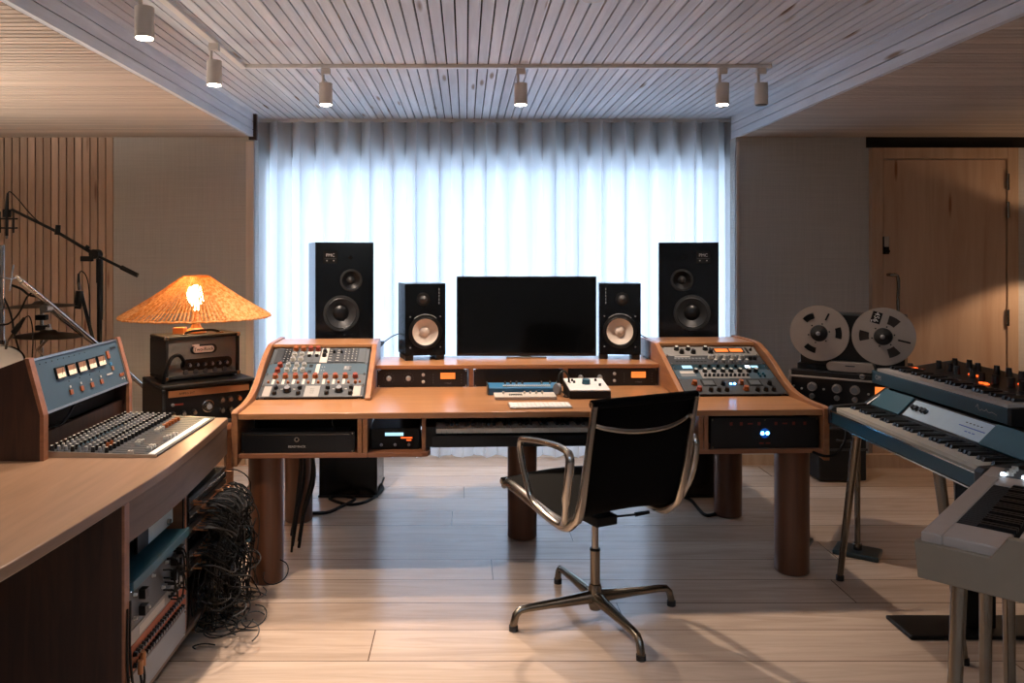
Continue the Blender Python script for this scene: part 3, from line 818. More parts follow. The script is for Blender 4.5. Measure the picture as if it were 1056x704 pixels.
for r_ in range(5):
    for k in range(14): b.box(-.135 + k * .0194, -.135 + k * .0194 + .017, .006 + r_ * .021, .006 + r_ * .021 + .018, .007, .0095)
b.build('key', 'paper', t)
t = thing('volume_controller', 'black box with a white top and teal dial, right of the blue box', 'controller', (.588, 3.75, HT + .001), TH)
MB().prism([(0, 0), (0, .036), (.2, .062), (.2, 0)], -.098, .098, 'x').build('case', 'black', t, bevel=.003)
tp = MB().prism([(.002, .0362), (.002, .0412), (.198, .0672), (.198, .0622)], -.096, .096, 'x').build('top_panel', 'white', t, bevel=.001)
MB().cyl((0, .105, .05), (0, .102, .076), .021, .019, 24).build('dial', 'blue_knob', t, smooth=True)
for x, y in ((-.06, .15), (-.055, .12), (.055, .15), (.06, .07)): MB().cyl((x, y, .045 + y * .13 - .01), (x, y, .052 + y * .13), .006, n=10).build('knob', 'black_knob', t)
t = thing('headphones', 'small dark headphones standing between the blue box and the black box', 'headphones', (.475, 3.86, HT + .001), TH + .5)
b = MB(); b.tube(catmull([(-.035, 0, .03), (-.03, .0, .09), (0, .0, .115), (.03, 0, .085), (.035, 0, .03)], 6), .005, 8); b.build('headband', 'black', t, smooth=True)
for sx in (-1, 1): MB().cyl((sx * .03, 0, .032), (sx * .045, 0, .032), .03, .026, 20).build('ear_cup', 'black_satin' if sx > 0 else 'grey_knob', t, smooth=True, bevel=.002)
b = MB(); b.tube(catmull([(.50, 3.84, HT + .004), (.49, 3.78, HT + .004), (.47, 3.8, HT + .004), (.482, 3.86, HT + .004), (.47, 3.95, HT + .004), (.4, 4.0, HT + .004)], 6), .003, 6)
tag(b.build('headphone_cable', 'cable', smooth=True), 'thin dark cable curled beside the black box on the desk', 'cable')

# ---------------------------------------------------------------- computer screen
HBt = HT + .115
sc = thing('computer_screen', 'large black computer screen standing on the middle of the desk bridge', 'monitor', (0, 0, 0))
sc.location = ((543 - 480) * 4.34 / F, 4.34, HBt)
b = MB(); b.box(-.381, .381, 0, .035, .012, .446); b.build('frame', 'black_satin', sc, bevel=.004)
MB().box(-.374, .374, -.002, 0, .022, .439).build('display', 'screen', sc)
MB().box(-.2, .2, .035, .06, .1, .34).build('rear_housing', 'black', sc, bevel=.01)
b = MB(); b.box(-.03, .03, .05, .075, .01, .2); b.build('neck', 'alu', sc, bevel=.004)
b = MB(); b.box(-.11, .11, .0, .14, 0, .008); b.build('foot', 'alu', sc, bevel=.003)

# ---------------------------------------------------------------- loudspeakers
def driver(parent, x, z, r, cone, ring='black', name='woofer', cap='black', dust=.36):
    mt = Matrix.Translation((x, 0, z)) @ Matrix.Rotation(PI / 2, 4, 'X')
    b = MB()
    b.lathe([(r * 1.14, .0005), (r * 1.14, .004), (r * 1.03, .005), (r, .002), (r * .94, .006), (r * .88, .002)], 40, mi=1, mat=mt)
    b.lathe([(r * .88, .002), (r * .6, -.01), (r * dust, -.018)], 40, mi=0, mat=mt)
    b.lathe([(r * dust, -.018), (r * dust * .8, -.010), (r * dust * .45, -.005), (0, -.003)], 32, mi=2, mat=mt)
    return b.build(name, [cone, ring, cap], parent, smooth=True)
def cabinet_with_holes(w, d, h, mat, parent, holes):
    """box cabinet whose front has round openings for the drivers: front board built as rings around each hole"""
    bm = bmesh.new()
    o = MB(); o.box(-w / 2, w / 2, .022, d, 0, h)
    # front board as a grid with holes cut by polar strips
    for (cx, cz, r, cell) in holes:
        x0, x1, z0, z1 = cell; n = 40; vs = []; fs = []
        for i in range(n):
            a = 2 * PI * i / n; ca, sa = math.cos(a), math.sin(a)
            tx = ((x1 - cx) if ca > 0 else (x0 - cx)) / ca if abs(ca) > 1e-6 else 1e9
            tz = ((z1 - cz) if sa > 0 else (z0 - cz)) / sa if abs(sa) > 1e-6 else 1e9
            t = min(tx, tz)
            vs += [(cx + r * ca, 0, cz + r * sa), (cx + t * ca, 0, cz + t * sa), (cx + r * ca, .0225, cz + r * sa)]
        for i in range(n):
            j = (i + 1) % n
            fs += [(3 * i, 3 * j, 3 * j + 1, 3 * i + 1), (3 * i, 3 * i + 2, 3 * j + 2, 3 * j)]
        o.add(vs, fs)
        for (a_, b_) in (((x0, z0), (x0, z1)),): pass
        # corner fills
        for qx, qz in ((x0, z0), (x0, z1), (x1, z0), (x1, z1)):
            cand = [(vs[3 * i + 1][0], vs[3 * i + 1][2]) for i in range(n)]
            # nearest boundary points on each of the two edges meeting at this corner
            ex = [c for c in cand if abs(c[0] - qx) < 1e-6]; ez = [c for c in cand if abs(c[1] - qz) < 1e-6]
            if ex and ez:
                p1 = min(ex, key=lambda c: abs(c[1] - qz)); p2 = min(ez, key=lambda c: abs(c[0] - qx))
                o.add([(qx, 0, qz), (p1[0], 0, p1[1]), (p2[0], 0, p2[1])], [(0, 1, 2)])
    bm.free()
    return o
def small_monitor(x, y, rotz, mir, label):
    t = thing('small_loudspeaker', label, 'loudspeaker', (x, y, HBt), rotz)
    w, h, d = .221, .384, .205; z0 = .026
    cx = 0.0; wz, tz = z0 + .125, z0 + .300
    o = cabinet_with_holes(w, d, h, None, t, [(cx, wz - z0, .082, (-w / 2, w / 2, 0, .226)), (-mir * .012, tz - z0, .024, (-w / 2, w / 2, .226, h))])
    # sides joining the front board to the body
    o.box(-w / 2, -w / 2 + .003, 0, .0225, 0, h); o.box(w / 2 - .003, w / 2, 0, .0225, 0, h); o.box(-w / 2, w / 2, 0, .0225, h - .003, h); o.box(-w / 2, w / 2, 0, .0225, 0, .003)
    bpy_o = o.build('cabinet', 'speaker_black', t, loc=(0, 0, z0))
    driver(t, cx, wz, .080, 'cone_white', 'black', cap='cone_white')
    # bolt-on trim arc above the woofer
    b = MB(); b.tube([(cx + .094 * math.cos(a), -.001, wz + .094 * math.sin(a)) for a in [math.radians(50 + 5 * k) for k in range(17)]], .002, 6); b.build('trim_ring', 'grey_knob', t, smooth=True)
    mt = Matrix.Translation((-mir * .012, 0, tz)) @ Matrix.Rotation(PI / 2, 4, 'X')
    b = MB(); b.lathe([(.036, 0), (.036, .003), (.026, .004), (.024, .001)], 30, mat=mt); b.lathe([(.024, .001), (.016, .004), (.01, .010), (0, .014)], 24, mi=1, mat=mt); b.build('tweeter', ['black', 'cone_grey'], t, smooth=True)
    for k in range(5): small(t, mir * .075, z0 + .28 + k * .018, .004, .012, 'grey_knob', 'marking', y=-.0008)
    for sx in (-1, 1): MB().box(sx * .085 - .022, sx * .085 + .022, .01, .19, 0, z0).build('foot', 'rubber', t, bevel=.002)
    for a in (-1, 1):
        for c_ in (-1, 1): MB().cyl((cx + a * .082, 0, wz + c_ * .082), (cx + a * .082, -.002, wz + c_ * .082), .004, n=8).build('screw', 'grey_knob', t)
    return t
small_monitor((438.8 - 480) * 4.27 / F, 4.26, .26, 1, 'small black loudspeaker with a white cone, left of the computer screen')
small_monitor((640 - 480) * 4.27 / F, 4.29, -.13, -1, 'small black loudspeaker with a white cone, right of the computer screen')

def tall_monitor(x, y, rotz, mir, label):
    t = thing('tall_loudspeaker', label, 'loudspeaker', (x, y, .885), rotz)
    w, h, d = .345, .625, .36
    wz, mz = .205, .40; mx = mir * .038
    o = cabinet_with_holes(w, d, h, None, t, [(-mir * .02, wz, .096, (-w / 2, w / 2, 0, .315)), (mx, mz, .06, (-w / 2, w / 2, .315, h))])
    o.box(-w / 2, -w / 2 + .003, 0, .0225, 0, h); o.box(w / 2 - .003, w / 2, 0, .0225, 0, h); o.box(-w / 2, w / 2, 0, .0225, h - .003, h); o.box(-w / 2, w / 2, 0, .0225, 0, .003)
    o.build('cabinet', 'speaker_black', t)
    driver(t, -mir * .02, wz, .093, 'cone_grey', 'cone_grey', cap='black_satin', dust=.5)
    driver(t, mx, mz, .058, 'black_satin', 'cone_grey', name='midrange', cap='cone_grey', dust=.42)
    MB().cyl((mx * .9, 0, .535), (mx * .9, -.002, .535), .012, n=20).build('tweeter', 'black', t)
    bx = -mir * .085 if mir > 0 else -mir * .085
    b = MB().box(bx - .042, bx + .042, -.0012, 0, .5, .575); b.build('badge', 'black', t)
    text('PMC', .026, 'white', t, (bx, -.0016, .548), name='logo')
    small(t, bx, .528, .07, .0015, 'grey_knob', 'marking', y=-.0018)
    for dx in (-.02, .02): small(t, bx + dx, .517, .007, .007, 'white_knob', 'marking', y=-.0018)
    return t
tall_monitor((356 - 480) * 4.74 / F, 4.72, .30, 1, 'tall black loudspeaker behind the left hutch of the desk')
tall_monitor((711 - 480) * 4.74 / F, 4.76, -.22, -1, 'tall black loudspeaker behind the right hutch of the desk')
for px0, px1, nm in ((329, 389, 'black speaker stand box standing on the floor behind the left desk legs'), (690, 744, 'black speaker stand box standing on the floor behind the right desk legs')):
    x0, x1 = (px0 - 480) * 4.72 / F, (px1 - 480) * 4.72 / F
    if px0 > 500: x0 = x1 - .36
    t = thing('speaker_stand', nm, 'speaker stand', ((x0 + x1) / 2, 4.72, 0), 0)
    hw = (x1 - x0) / 2
    MB().box(-hw, hw, 0, .38, .012, .868).build('column', 'speaker_black', t, bevel=.004)
    MB().box(-hw - .005, hw + .005, -.01, .39, .868, .884).build('top_plate', 'black_matte', t, bevel=.003)
    MB().box(-hw - .005, hw + .005, -.008, .39, 0, .012).build('base_plate', 'black_matte', t, bevel=.003)
# speaker cables
def cable(name, pts, r, label, mat='cable', cat='cable', k=6):
    return tag(MB().tube(catmull(pts, k), r, 8).build(name, mat, smooth=True), label, cat)
G = lambda px, py, h=.008: (lambda Z: ((px - 480) * Z / F, Z, h))(F * (1.44 - h) / (py - 262))
cable('floor_cable', [G(392, 496), G(394, 505), G(380, 516), G(360, 520), G(340, 514), G(350, 511), G(366, 514), G(352, 522), G(338, 528), G(322, 529)], .009, 'thick dark cable looped on the floor by the left speaker stand')
cable('floor_cable', [G(700, 511), G(712, 515), G(720, 524), G(728, 531), G(740, 529), G(748, 527)], .009, 'thick dark cable on the floor by the right speaker stand')
cable('speaker_wire', [at(397, 352, 4.5), at(404, 347, 4.45), at(411, 344, 4.40)], .003, 'thin wire running from the left hutch to the small loudspeaker')
cable('speaker_wire', [at(660, 345, 4.45), at(668, 349, 4.47), at(678, 354, 4.5)], .003, 'thin wire running from the right hutch to the small loudspeaker')
cable('hanging_cable', [dw(-1.09, .5, .56), dw(-1.08, .45, .35), dw(-1.1, .40, .2), dw(-1.12, .42, .01)], .006, 'dark cable hanging behind the front left desk leg')
for k_, (du, dv) in enumerate(((.0, .05), (.02, .12), (-.03, .2), (.035, .03))):
    cable('hanging_cable', [dw(-1.09 + du, .5 + dv, .56), dw(-1.075 + du * 1.5, .47 + dv, .35), dw(-1.10 + du, .42 + dv, .18), dw(-1.13 + du, .45 + dv, .01)], .008, 'one of the dark cables bunched between the left desk legs', k=5)['group'] = 'cables bunched between the left desk legs'
cable('hanging_cable', [dw(.82, .9, .56), dw(.80, .85, .45), dw(.86, .82, .36), dw(.93, .85, .38), dw(.92, .9, .5), dw(.86, .92, .57)], .004, 'thin cable loop hanging before the right speaker stand')
# ================================================================ LEFT CONSOLE
HCN = .75
con = thing('console_desk', 'curved oak and walnut console desk filling the left foreground', 'desk', (0, 0, 0))
edge = catmull([(-1.003, 3.365, 0), (-.985, 3.1, 0), (-.968, 2.75, 0), (-.968, 2.5, 0), (-.983, 2.25, 0), (-1.003, 1.95, 0), (-1.03, 1.68, 0), (-1.09, 1.3, 0)], 6)
pts = [(p.x, p.y) for p in edge] + [(-2.15, 1.3), (-2.15, 3.365)]
MB().prism(pts, HCN - .032, HCN, 'z').build('top', 'console_top', con, bevel=.004)
# apron following the curve above the racks
ed = [p for p in edge if p.y > 2.29]
inner = [(p.x - .03, p.y) for p in reversed(ed)]
MB().prism([(p.x - .003, p.y) for p in ed] + inner, .598, HCN - .03, 'z').build('apron', 'apron', con, bevel=.002)
MB().prism([(2.288, 0), (2.288, HCN - .032), (2.315, HCN - .032), (2.315, 0)], -2.15, -.984, 'x').build('end_panel', 'walnut', con, bevel=.002)
MB().box(-.986, -.978, 2.285, 2.318, 0, HCN - .032).build('end_panel_edge', 'desk_edge', con)
MB().box(-1.6, -1.58, 2.315, 3.34, 0, HCN - .032).build('rear_panel', 'black_matte', con)
MB().box(-1.58, -.992, 2.315, 3.34, .08, .096).build('cabinet_floor', 'apron', con, bevel=.002)
MB().box(-1.58, -1.05, 2.315, 3.34, 0, .08).build('plinth', 'black_matte', con)
MB().box(-1.2, -.995, 2.826, 2.842, .096, .585).build('post', 'desk_edge', con, bevel=.002)
MB().box(-1.58, -1.06, 3.30, 3.34, .0, HCN - .032).build('end_panel', 'walnut', con)
for yy in (2.82, 2.848, 2.325):
    b = MB(); b.box(-1.0, -.996, yy - .007, yy + .007, .1, .58)
    for k in range(22): b.cyl((-.996, yy, .11 + k * .0215), (-.9945, yy, .11 + k * .0215), .0022, n=6, mi=1)
    b.build('rack_strip', ['black', 'chrome'], con)
MB().box(-2.15, -2.1, 1.4, 3.3, 0, HCN - .032).build('end_panel', 'walnut', con)

R90 = (0, 0, PI / 2)
def crack(name, label, cat, h, U, face, depth=.3, y=2.573): return rack(name, label, cat, (-.992, y, h), R90, U, face, depth, w=.476)
crack('blanking_plate', 'plain grey blue panel at the foot of the console rack', 'rack panel', .1, 2, 'skirt_white')
r = crack('patchbay', 'orange and black jack field near the bottom of the console rack', 'patchbay', .19, 2, 'orange_paint')
for row in range(2):
    for k in range(20):
        x = -.2 + k * .021
        b = None
        K(r, x, .025 + row * .034, .0075, .012, 'black_knob', 'grey_knob', kind='round', name='jack')
small(r, 0, .006, .45, .008, 'grey_face', 'label_strip')
r = crack('rack_unit', 'narrow silver strip unit above the orange jack field', 'rack unit', .28, 1, 'silver_face'); small(r, -.06, .02, .2, .025, 'white_plastic', 'label_strip')
for k in range(6): K(r, .08 + k * .022, .02, .005, .01)
r = crack('tube_compressor', 'grey rack processor with square black knobs and hanging patch leads', 'rack unit', .326, 3, 'grey_mid')
for x in (-.15, .11):
    for z in (.035, .085): K(r, x, z, .014, .02, kind='square')
for x in (.13 + .03,):
    for z in (.03, .066, .102): K(r, x, z, .013, .02, kind='square')
for x, z in ((-.2, .1), (-.2, .03), (-.1, .02), (-.06, .1), (.02, .03), (.05, .1), (.2, .1)): K(r, x, z, .005, .01, 'white_knob', kind='round')
small(r, -.215, .12, .012, .008, 'led_white', 'indicator')
t = thing('rack_shelf', 'teal rack shelf lip sticking out of the console rack', 'rack shelf', (-.985, 2.573, .468), R90)
MB().box(-.238, .238, 0, .3, 0, .004).build('tray', 'teal_panel', t); MB().box(-.238, .238, -.012, 0, -.018, .010).build('front_lip', 'teal_panel', t, bevel=.002)
t = thing('leaning_screen', 'pale framed glass panel leaning in the open console bay', 'screen', (-1.03, 2.72, .497), (0, 0, PI / 2))
MB().box(-.13, .085, .0, .012, 0, .085, mi=0).build('panel', 'display_panel', t, bevel=.002); MB().box(-.22, -.13, .0, .012, 0, .085).build('frame', 'black', t, bevel=.002)
MB().cyl((.03, -.002, .02), (.03, -.012, .02), .01, n=12).build('knob', 'chrome', t)
# plugs at the lower left of the rack
for k, (yy, zz) in enumerate(((2.365, .215), (2.385, .23))):
    t = thing('cable_plug', 'brass tipped plug with a black cable at the near end of the console rack', 'plug', (-.965, yy, zz), 0, 'plugs hanging at the near end of the rack')
    MB().cyl((0, 0, -.02), (0, 0, .02), .008, n=12).build('tip', 'gold', t, smooth=True)
    MB().tube(catmull([(0, 0, -.02), (.004, 0, -.06), (.0, -.015, -.1), (-.004, -.05, -.09), (-.01, -.07, .05), (-.012, -.065, .2)], 5), .004, 6).build('cable', 'cable', t, smooth=True)
rnd = random.Random(3)
b = MB()
for k in range(9):
    y0, z0 = 2.55 + rnd.random() * .22, .36 + rnd.random() * .09
    y1, z1 = y0 - .02 + rnd.random() * .06, z0 - .03 - rnd.random() * .06
    b.tube(catmull([(-.99, y0, z0), (-.955, y0, z0 - .005), (-.95, (y0 + y1) / 2, (z0 + z1) / 2 - .03), (-.96, y1, z1), (-.99, y1, z1)], 4), .003, 6)
tag(b.build('patch_leads', 'cable', smooth=True), 'short dark patch leads looped on the grey rack processor', 'patch leads', kind='stuff')

# second bay: jack rows with leads plugged in
for i, h in enumerate((.52, .47, .42, .33, .28)):
    r = rack('patchbay', ['black jack row at the top of the far console bay', 'second black jack row in the far console bay', 'third black jack row in the far console bay',
                          'fourth black jack row, half hidden by hanging leads', 'lowest black jack row behind the hanging leads'][i], 'patchbay', (-.995, 3.076, h), R90, 1, 'black_satin', .1, w=.438, screws=False)
    for k in range(18): K(r, -.2 + k * .0235, .022, .004, .006, 'chrome', 'black_knob', name='jack')
rnd = random.Random(11)
def lead(b, mi=0):
    y0 = 2.88 + rnd.random() * .42; z0 = rnd.choice((.492, .492, .442, .352, .302)) if rnd.random() < .8 else .35 + rnd.random() * .2
    out = -.93 + rnd.random() * .05
    yb = min(3.36, max(2.93, 3.16 + rnd.gauss(0, .09) + (y0 - 3.08) * .4))
    low = min(.38, max(.01, .27 + rnd.gauss(0, .13))) if rnd.random() < .75 else .012 + rnd.random() * .12
    xb = -.945 + rnd.gauss(0, .028)
    p = [(-.99, y0, z0), (out - .03, y0, z0 + .004), (out + .02, (y0 * 2 + yb) / 3, z0 - .05), (xb + .02, yb, (z0 + low) / 2 + .03), (xb, yb + rnd.gauss(0, .03), low)]
    y2 = yb + rnd.gauss(0, .07); p += [(xb + rnd.gauss(0, .03), (yb + y2) / 2 + .03, max(.008, low - .04)), (xb - .02, y2, low + .05), (-.96, y2 + rnd.gauss(0, .05), min(.42, low + .14))]
    b.tube(catmull(p, 4), .0027, 5, mi=mi)
    q = V(p[0]); b.cyl(q, q + V((.03, 0, 0)), .0048, n=6, mi=2)
b = MB()
for k in range(150): lead(b, 1 if rnd.random() < .22 else 0)
# loose loops near the floor
for k in range(34):
    cx, cy = -.90 + rnd.gauss(0, .05), 3.08 + rnd.gauss(0, .12); r0 = .035 + rnd.random() * .05; z = .02 + abs(rnd.gauss(0, .09)); ph = rnd.random() * 6; tl = rnd.gauss(0, .5)
    pp = [(cx + r0 * math.cos(ph + a), cy + r0 * math.sin(ph + a), max(.006, z + tl * r0 * math.sin(ph + a) + .004 * a)) for a in [q * .6 for q in range(int(6 + rnd.random() * 8))]]
    b.tube(catmull(pp, 2), .0026, 5, mi=1 if rnd.random() < .4 else 0)
tag(b.build('patch_cable_tangle', ['cable', 'cable_grey', 'gold'], smooth=True), 'thick tangle of black patch cables spilling out of the console to the floor', 'cables', kind='stuff')
b = MB(); b.tube(catmull([(-.90, 3.22, .30), (-.885, 3.25, .27), (-.89, 3.28, .30), (-.9, 3.25, .33), (-.9, 3.22, .28)], 5), .006, 8)
tag(b.build('teal_cable', 'teal_panel', smooth=True), 'short teal cable coil in the tangle of patch cables', 'cable')

# ---- mixer set in the console top
mx0, mx1, my0, my1 = -1.425, -1.048, 2.705, 3.325
mix = thing('audio_mixer', 'grey mixer full of small knobs set in the oak console top', 'mixer', (0, 0, HCN))
MB().prism([(mx0, 0), (mx0, .020), (mx1, .007), (mx1, 0)], my0, my1, 'y').build('control_surface', 'grey_face', mix, bevel=.002)
for yy in (my0 - .006, my1): MB().prism([(mx0, 0), (mx0, .022), (mx1, .009), (mx1, 0)], yy, yy + .006, 'y').build('frame_rail', 'alu', mix)
b = MB(); b.prism([(mx1 - .034, .0075), (mx1 - .034, .0095), (mx1 - .012, .0088), (mx1 - .012, .0068)], my0 + .012, my1 - .02, 'y'); b.build('scribble_strip', 'white', mix)
def sz(x): return .020 + (x - mx0) / (mx1 - mx0) * (.007 - .020)
def vk(r, h, mat, cap):          # upright knob meshes
    me = knob_mesh(r, h, mat, cap)
    return me
cols = 20; made = 0
far = MB()
for row in range(9):
    x = mx0 + .014 + row * .0232
    for c in range(cols):
        y = my0 + .014 + c * .0308
        mat, cap = [('black_knob', 'white_knob'), ('grey_knob', 'white_knob'), ('grey_knob', 'white_knob'), ('black_knob', 'white_knob'), ('grey_knob', 'blue_knob'), ('grey_knob', 'white_knob'), ('black_knob', 'white_knob'), ('grey_knob', 'white_knob'), ('black_knob', 'ivory')][row]
        if row == 7 and c in (2, 3): mat = cap = 'orange_knob'
        if made < 100 and c < 12:
            inst('knob', vk(.0062, .018, mat, cap), mix, (x, y, sz(x)), (-PI / 2, 0, 0)); made += 1
        else:
            mi = 0 if mat == 'black_knob' else 1
            far.cyl((x, y, sz(x)), (x, y, sz(x) + .017), .0066, .0056, 8, mi=mi); far.cyl((x, y, sz(x) + .017), (x, y, sz(x) + .0176), .0046, n=8, mi=2)
o = far.build('small_knobs', ['black_knob', 'grey_knob', 'white_knob'], mix, smooth=True); o['kind'] = 'stuff'
# fader field with thin slots and pale caps
b = MB()
for c in range(20):
    y = my0 + .014 + c * .0308; b.prism([(-1.205, sz(-1.205) + .0002), (-1.205, sz(-1.205) + .0012), (-1.095, sz(-1.095) + .0012), (-1.095, sz(-1.095) + .0002)], y - .0015, y + .0015, 'y')
b.build('fader_slot', 'black', mix)
b = MB().prism([(-1.208, sz(-1.208)), (-1.208, sz(-1.208) + .0006), (-1.09, sz(-1.09) + .0006), (-1.09, sz(-1.09))], my0 + .004, my1 - .03, 'y'); b.build('fader_plate', 'grey_face', mix)
for px, py in ((135, 467), (142, 458), (146, 455.5), (144, 456), (154, 463), (156, 461), (158, 460), (162, 445), (164, 443.5), (167, 442), (171, 452), (174, 450.5), (178, 449), (181, 447.5)):
    Z = F * (.69 - .014) / (py - 262); X = (px - 480) * Z / F
    me = knob_mesh(.009, .013, 'white_knob', 'black_knob', 'fader')
    inst('fader_cap', me, mix, (X, Z, sz(X)), (-PI / 2, 0, PI / 2))
for k in range(5):
    Z = 3.12 + k * .032; inst('fader_cap', knob_mesh(.010, .014, 'orange_knob', 'red_knob', 'fader'), mix, (-1.175, Z, sz(-1.175)), (-PI / 2, 0, PI / 2))

# ---- meter bridge cabinet standing behind the mixer
mb = thing('meter_bridge', 'walnut sided meter cabinet with a blue panel standing on the console', 'meter cabinet', (0, 0, HCN))
sh = lambda h: h - HCN
cheekp = [(-1.408, 0), (-1.408, sh(.902)), (-1.458, sh(1.090)), (-1.47, sh(1.090)), (-1.86, sh(.945)), (-1.86, 0)]
for ya, yb in ((2.655, 2.684), (3.332, 3.36)):
    MB().prism(cheekp, ya, yb, 'y').build('side_panel', 'walnut', mb, bevel=.002)
    MB().prism([(-1.406, 0), (-1.406, sh(.902)), (-1.456, sh(1.092)), (-1.470, sh(1.092)), (-1.419, sh(.902)), (-1.419, 0)], ya - .0006, yb + .0006, 'y').build('edge_strip', 'desk_edge', mb)
MB().prism([(-1.458, sh(1.084)), (-1.47, sh(1.084)), (-1.86, sh(.939)), (-1.86, sh(.925)), (-1.47, sh(1.070))], 2.684, 3.332, 'y').build('lid', 'walnut', mb)
MB().box(-1.86, -1.845, 2.684, 3.332, 0, sh(.93)).build('rear_panel', 'walnut', mb)
MB().box(-1.449, -1.433, 2.684, 3.332, 0, sh(.832)).build('kick_board', 'walnut', mb)
MB().box(-1.50, -1.47, 2.684, 3.332, sh(.83), sh(.9)).build('recess', 'black_matte', mb)
TL = math.atan2(.05, .182)
face = bpy.data.objects.new('meter_panel', MB().box(-.322, .322, 0, .004, .004, .185).mesh('meter_panel', 'steel_blue')); C.objects.link(face)
face.parent = mb; face.location = (-1.412, 3.008, sh(.902)); face.rotation_euler = (Matrix.Rotation(PI / 2, 3, 'Z') @ Matrix.Rotation(-TL, 3, 'X')).to_euler()
b = MB()
for z0, z1 in ((-.002, .006), (.183, .191)): b.box(-.324, .324, -.004, .006, z0, z1)
for x0, x1 in ((-.324, -.318), (.318, .324)): b.box(x0, x1, -.004, .006, -.002, .191)
b.build('panel_trim', 'alu', face)
for i in range(5):
    x = -.178 + i * .0795
    m = MB().box(x - .03, x + .03, -.008, 0, .100, .142).build('vu_meter', 'black', face, bevel=.001)
    small(m, x, .128, .052, .018, 'gold', 'scale', y=-.0085); small(m, x, .1105, .052, .017, 'meter_lit', 'window', y=-.0085)
    MB().cyl((x + .004, -.009, .113), (x + .018, -.009, .135), .0007, n=5).build('needle', 'black', m)
for i in range(4):
    x = -.135 + i * .0795
    small(face, x, .042, .020, .018, 'orange_knob', 'button', d=.004, y=-.005); small(face, x, .062, .010, .008, 'white_knob', 'indicator')
    small(face, x, .082, .004, .004, 'black', 'marking')
small(face, .212, .136, .022, .03, 'orange_knob', 'button', d=.004, y=-.005); small(face, .216, .098, .016, .012, 'blue_synth', 'button', d=.003); small(face, .222, .078, .016, .016, 'gold', 'button', d=.003)
small(face, .18, .06, .05, .006, 'white_knob', 'marking')
for k in range(3): small(face, .272 + k * .014, .042, .01, .014, 'orange_knob', 'button', d=.003)
for k in range(2): small(face, .276 + k * .02, .026, .007, .006, 'white_knob', 'indicator')
small(face, .265, .158, .045, .008, 'black', 'slot')
for k in range(9): small(face, -.29 + k * .04, .168, .004, .004, 'black', 'marking')
MB().box(-.318, -.3175 + .0005, -.001, 0, .006, .183).build('seam', 'black', face)
cable('console_cable', [(-1.44, 2.75, .845), (-1.425, 2.8, .84), (-1.43, 2.87, .86), (-1.45, 2.95, .88), (-1.46, 3.02, .87)], .005, 'black cable lying in the gap under the blue meter panel')

# ================================================================ AMPLIFIERS AND LAMP
A2 = math.radians(36); A1 = math.radians(41)
ax = V((-1.575, 4.135, 0)); TT = .522
tb = thing('side_table', 'brown wooden side table carrying the two stacked amplifiers', 'table', ax, A2)
MB().box(-.04, .54, -.03, .46, TT - .03, TT).build('tabletop', 'desk_edge', tb, bevel=.004)
for x, y in ((.0, .0), (.497, .015), (.0, .42), (.50, .42)):
    MB().box(x - .022, x + .022, y - .022, y + .022, 0, TT - .03).build('leg', 'cheek', tb, bevel=.003)
def ampbox(t, w, d, h, mat, lip=.03, mi_face='grille'):
    b = MB(); th = .018
    b.box(0, w, 0, d, 0, th); b.box(0, w, 0, d, h - th, h); b.box(0, th, 0, d, th, h - th); b.box(w - th, w, 0, d, th, h - th); b.box(th, w - th, d - .01, d, th, h - th)
    b.build('cabinet', mat, t, bevel=.006)
am2 = thing('wide_amplifier', 'wide black amplifier head with a gold strip, beneath the smaller amplifier', 'amplifier', ax + V((0, 0, TT)), A2)
w2, d2, h2 = .50, .40, .232
ampbox(am2, w2, d2, h2, 'tolex_black')
MB().box(.02, w2 - .02, .02, .3, .02, h2 - .02).build('chassis', 'black_satin', am2)
MB().box(.035, w2 - .03, .010, .02, .165, .200).build('name_strip', 'gold', am2, bevel=.001)
text('AMPEG SVT', .016, 'black', am2, (.13, .0095, .182), name='logo')
for x in (.06, .115, .17): K(am2, x, .075, .015, .022, 'black_knob', 'chrome', y=.02)
MB().lathe([(.034, 0), (.034, .004), (.028, .006), (.026, .002)], 28, mat=Matrix.Translation((.245, .02, .10)) @ Matrix.Rotation(PI / 2, 4, 'X')).build('dial_ring', 'chrome', am2, smooth=True)
K(am2, .245, .10, .02, .026, 'chrome', 'grey_knob', y=.02)
for x in (.32, .365, .415):
    for z in (.125, .07): K(am2, x, z, .0145, .022, 'chrome_dark', 'chrome' if (x, z) != (.415, .125) else 'orange_knob', y=.02)
for x in (.45, .47): K(am2, x, .07, .005, .012, 'chrome', kind='toggle', y=.02)
small(am2, .09, .125, .05, .01, 'red_label', 'marking', y=.0194); K(am2, .06, .125, .008, .012, 'grey_knob', y=.02)
for x, z in ((.005, .2), (.005, .02)):
    MB().box(-.003, .012, -.003, .012, z - .01, z + .01).build('corner_cap', 'black', am2, bevel=.002)
am1 = thing('small_amplifier', 'small brown grey amplifier head with an oval badge, carrying the rattan lamp', 'amplifier', (-1.594, 4.232, TT + h2 + .012), A1)
w1, d1, h1 = .42, .235, .232
ampbox(am1, w1, d1, h1, 'tolex')
for x in (.03, w1 - .03):
    for y in (.03, d1 - .03): MB().cyl((x, y, -.012), (x, y, .001), .014, n=14).build('foot', 'rubber', am1)
MB().box(.018, w1 - .018, .014, .024, .018, h1 - .018).build('grille_cloth', 'grille', am1)
def stadium(x0, x1, z0, z1, y0, y1, nm, mat, par):
    r = (z1 - z0) / 2; cz = (z0 + z1) / 2
    pts = [(x1 - r + r * math.cos(a), cz + r * math.sin(a)) for a in [math.radians(-90 + 15 * k) for k in range(13)]] + [(x0 + r + r * math.cos(a), cz + r * math.sin(a)) for a in [math.radians(90 + 15 * k) for k in range(13)]]
    return MB().prism(pts, y0, y1, 'y').build(nm, mat, par, bevel=.001)
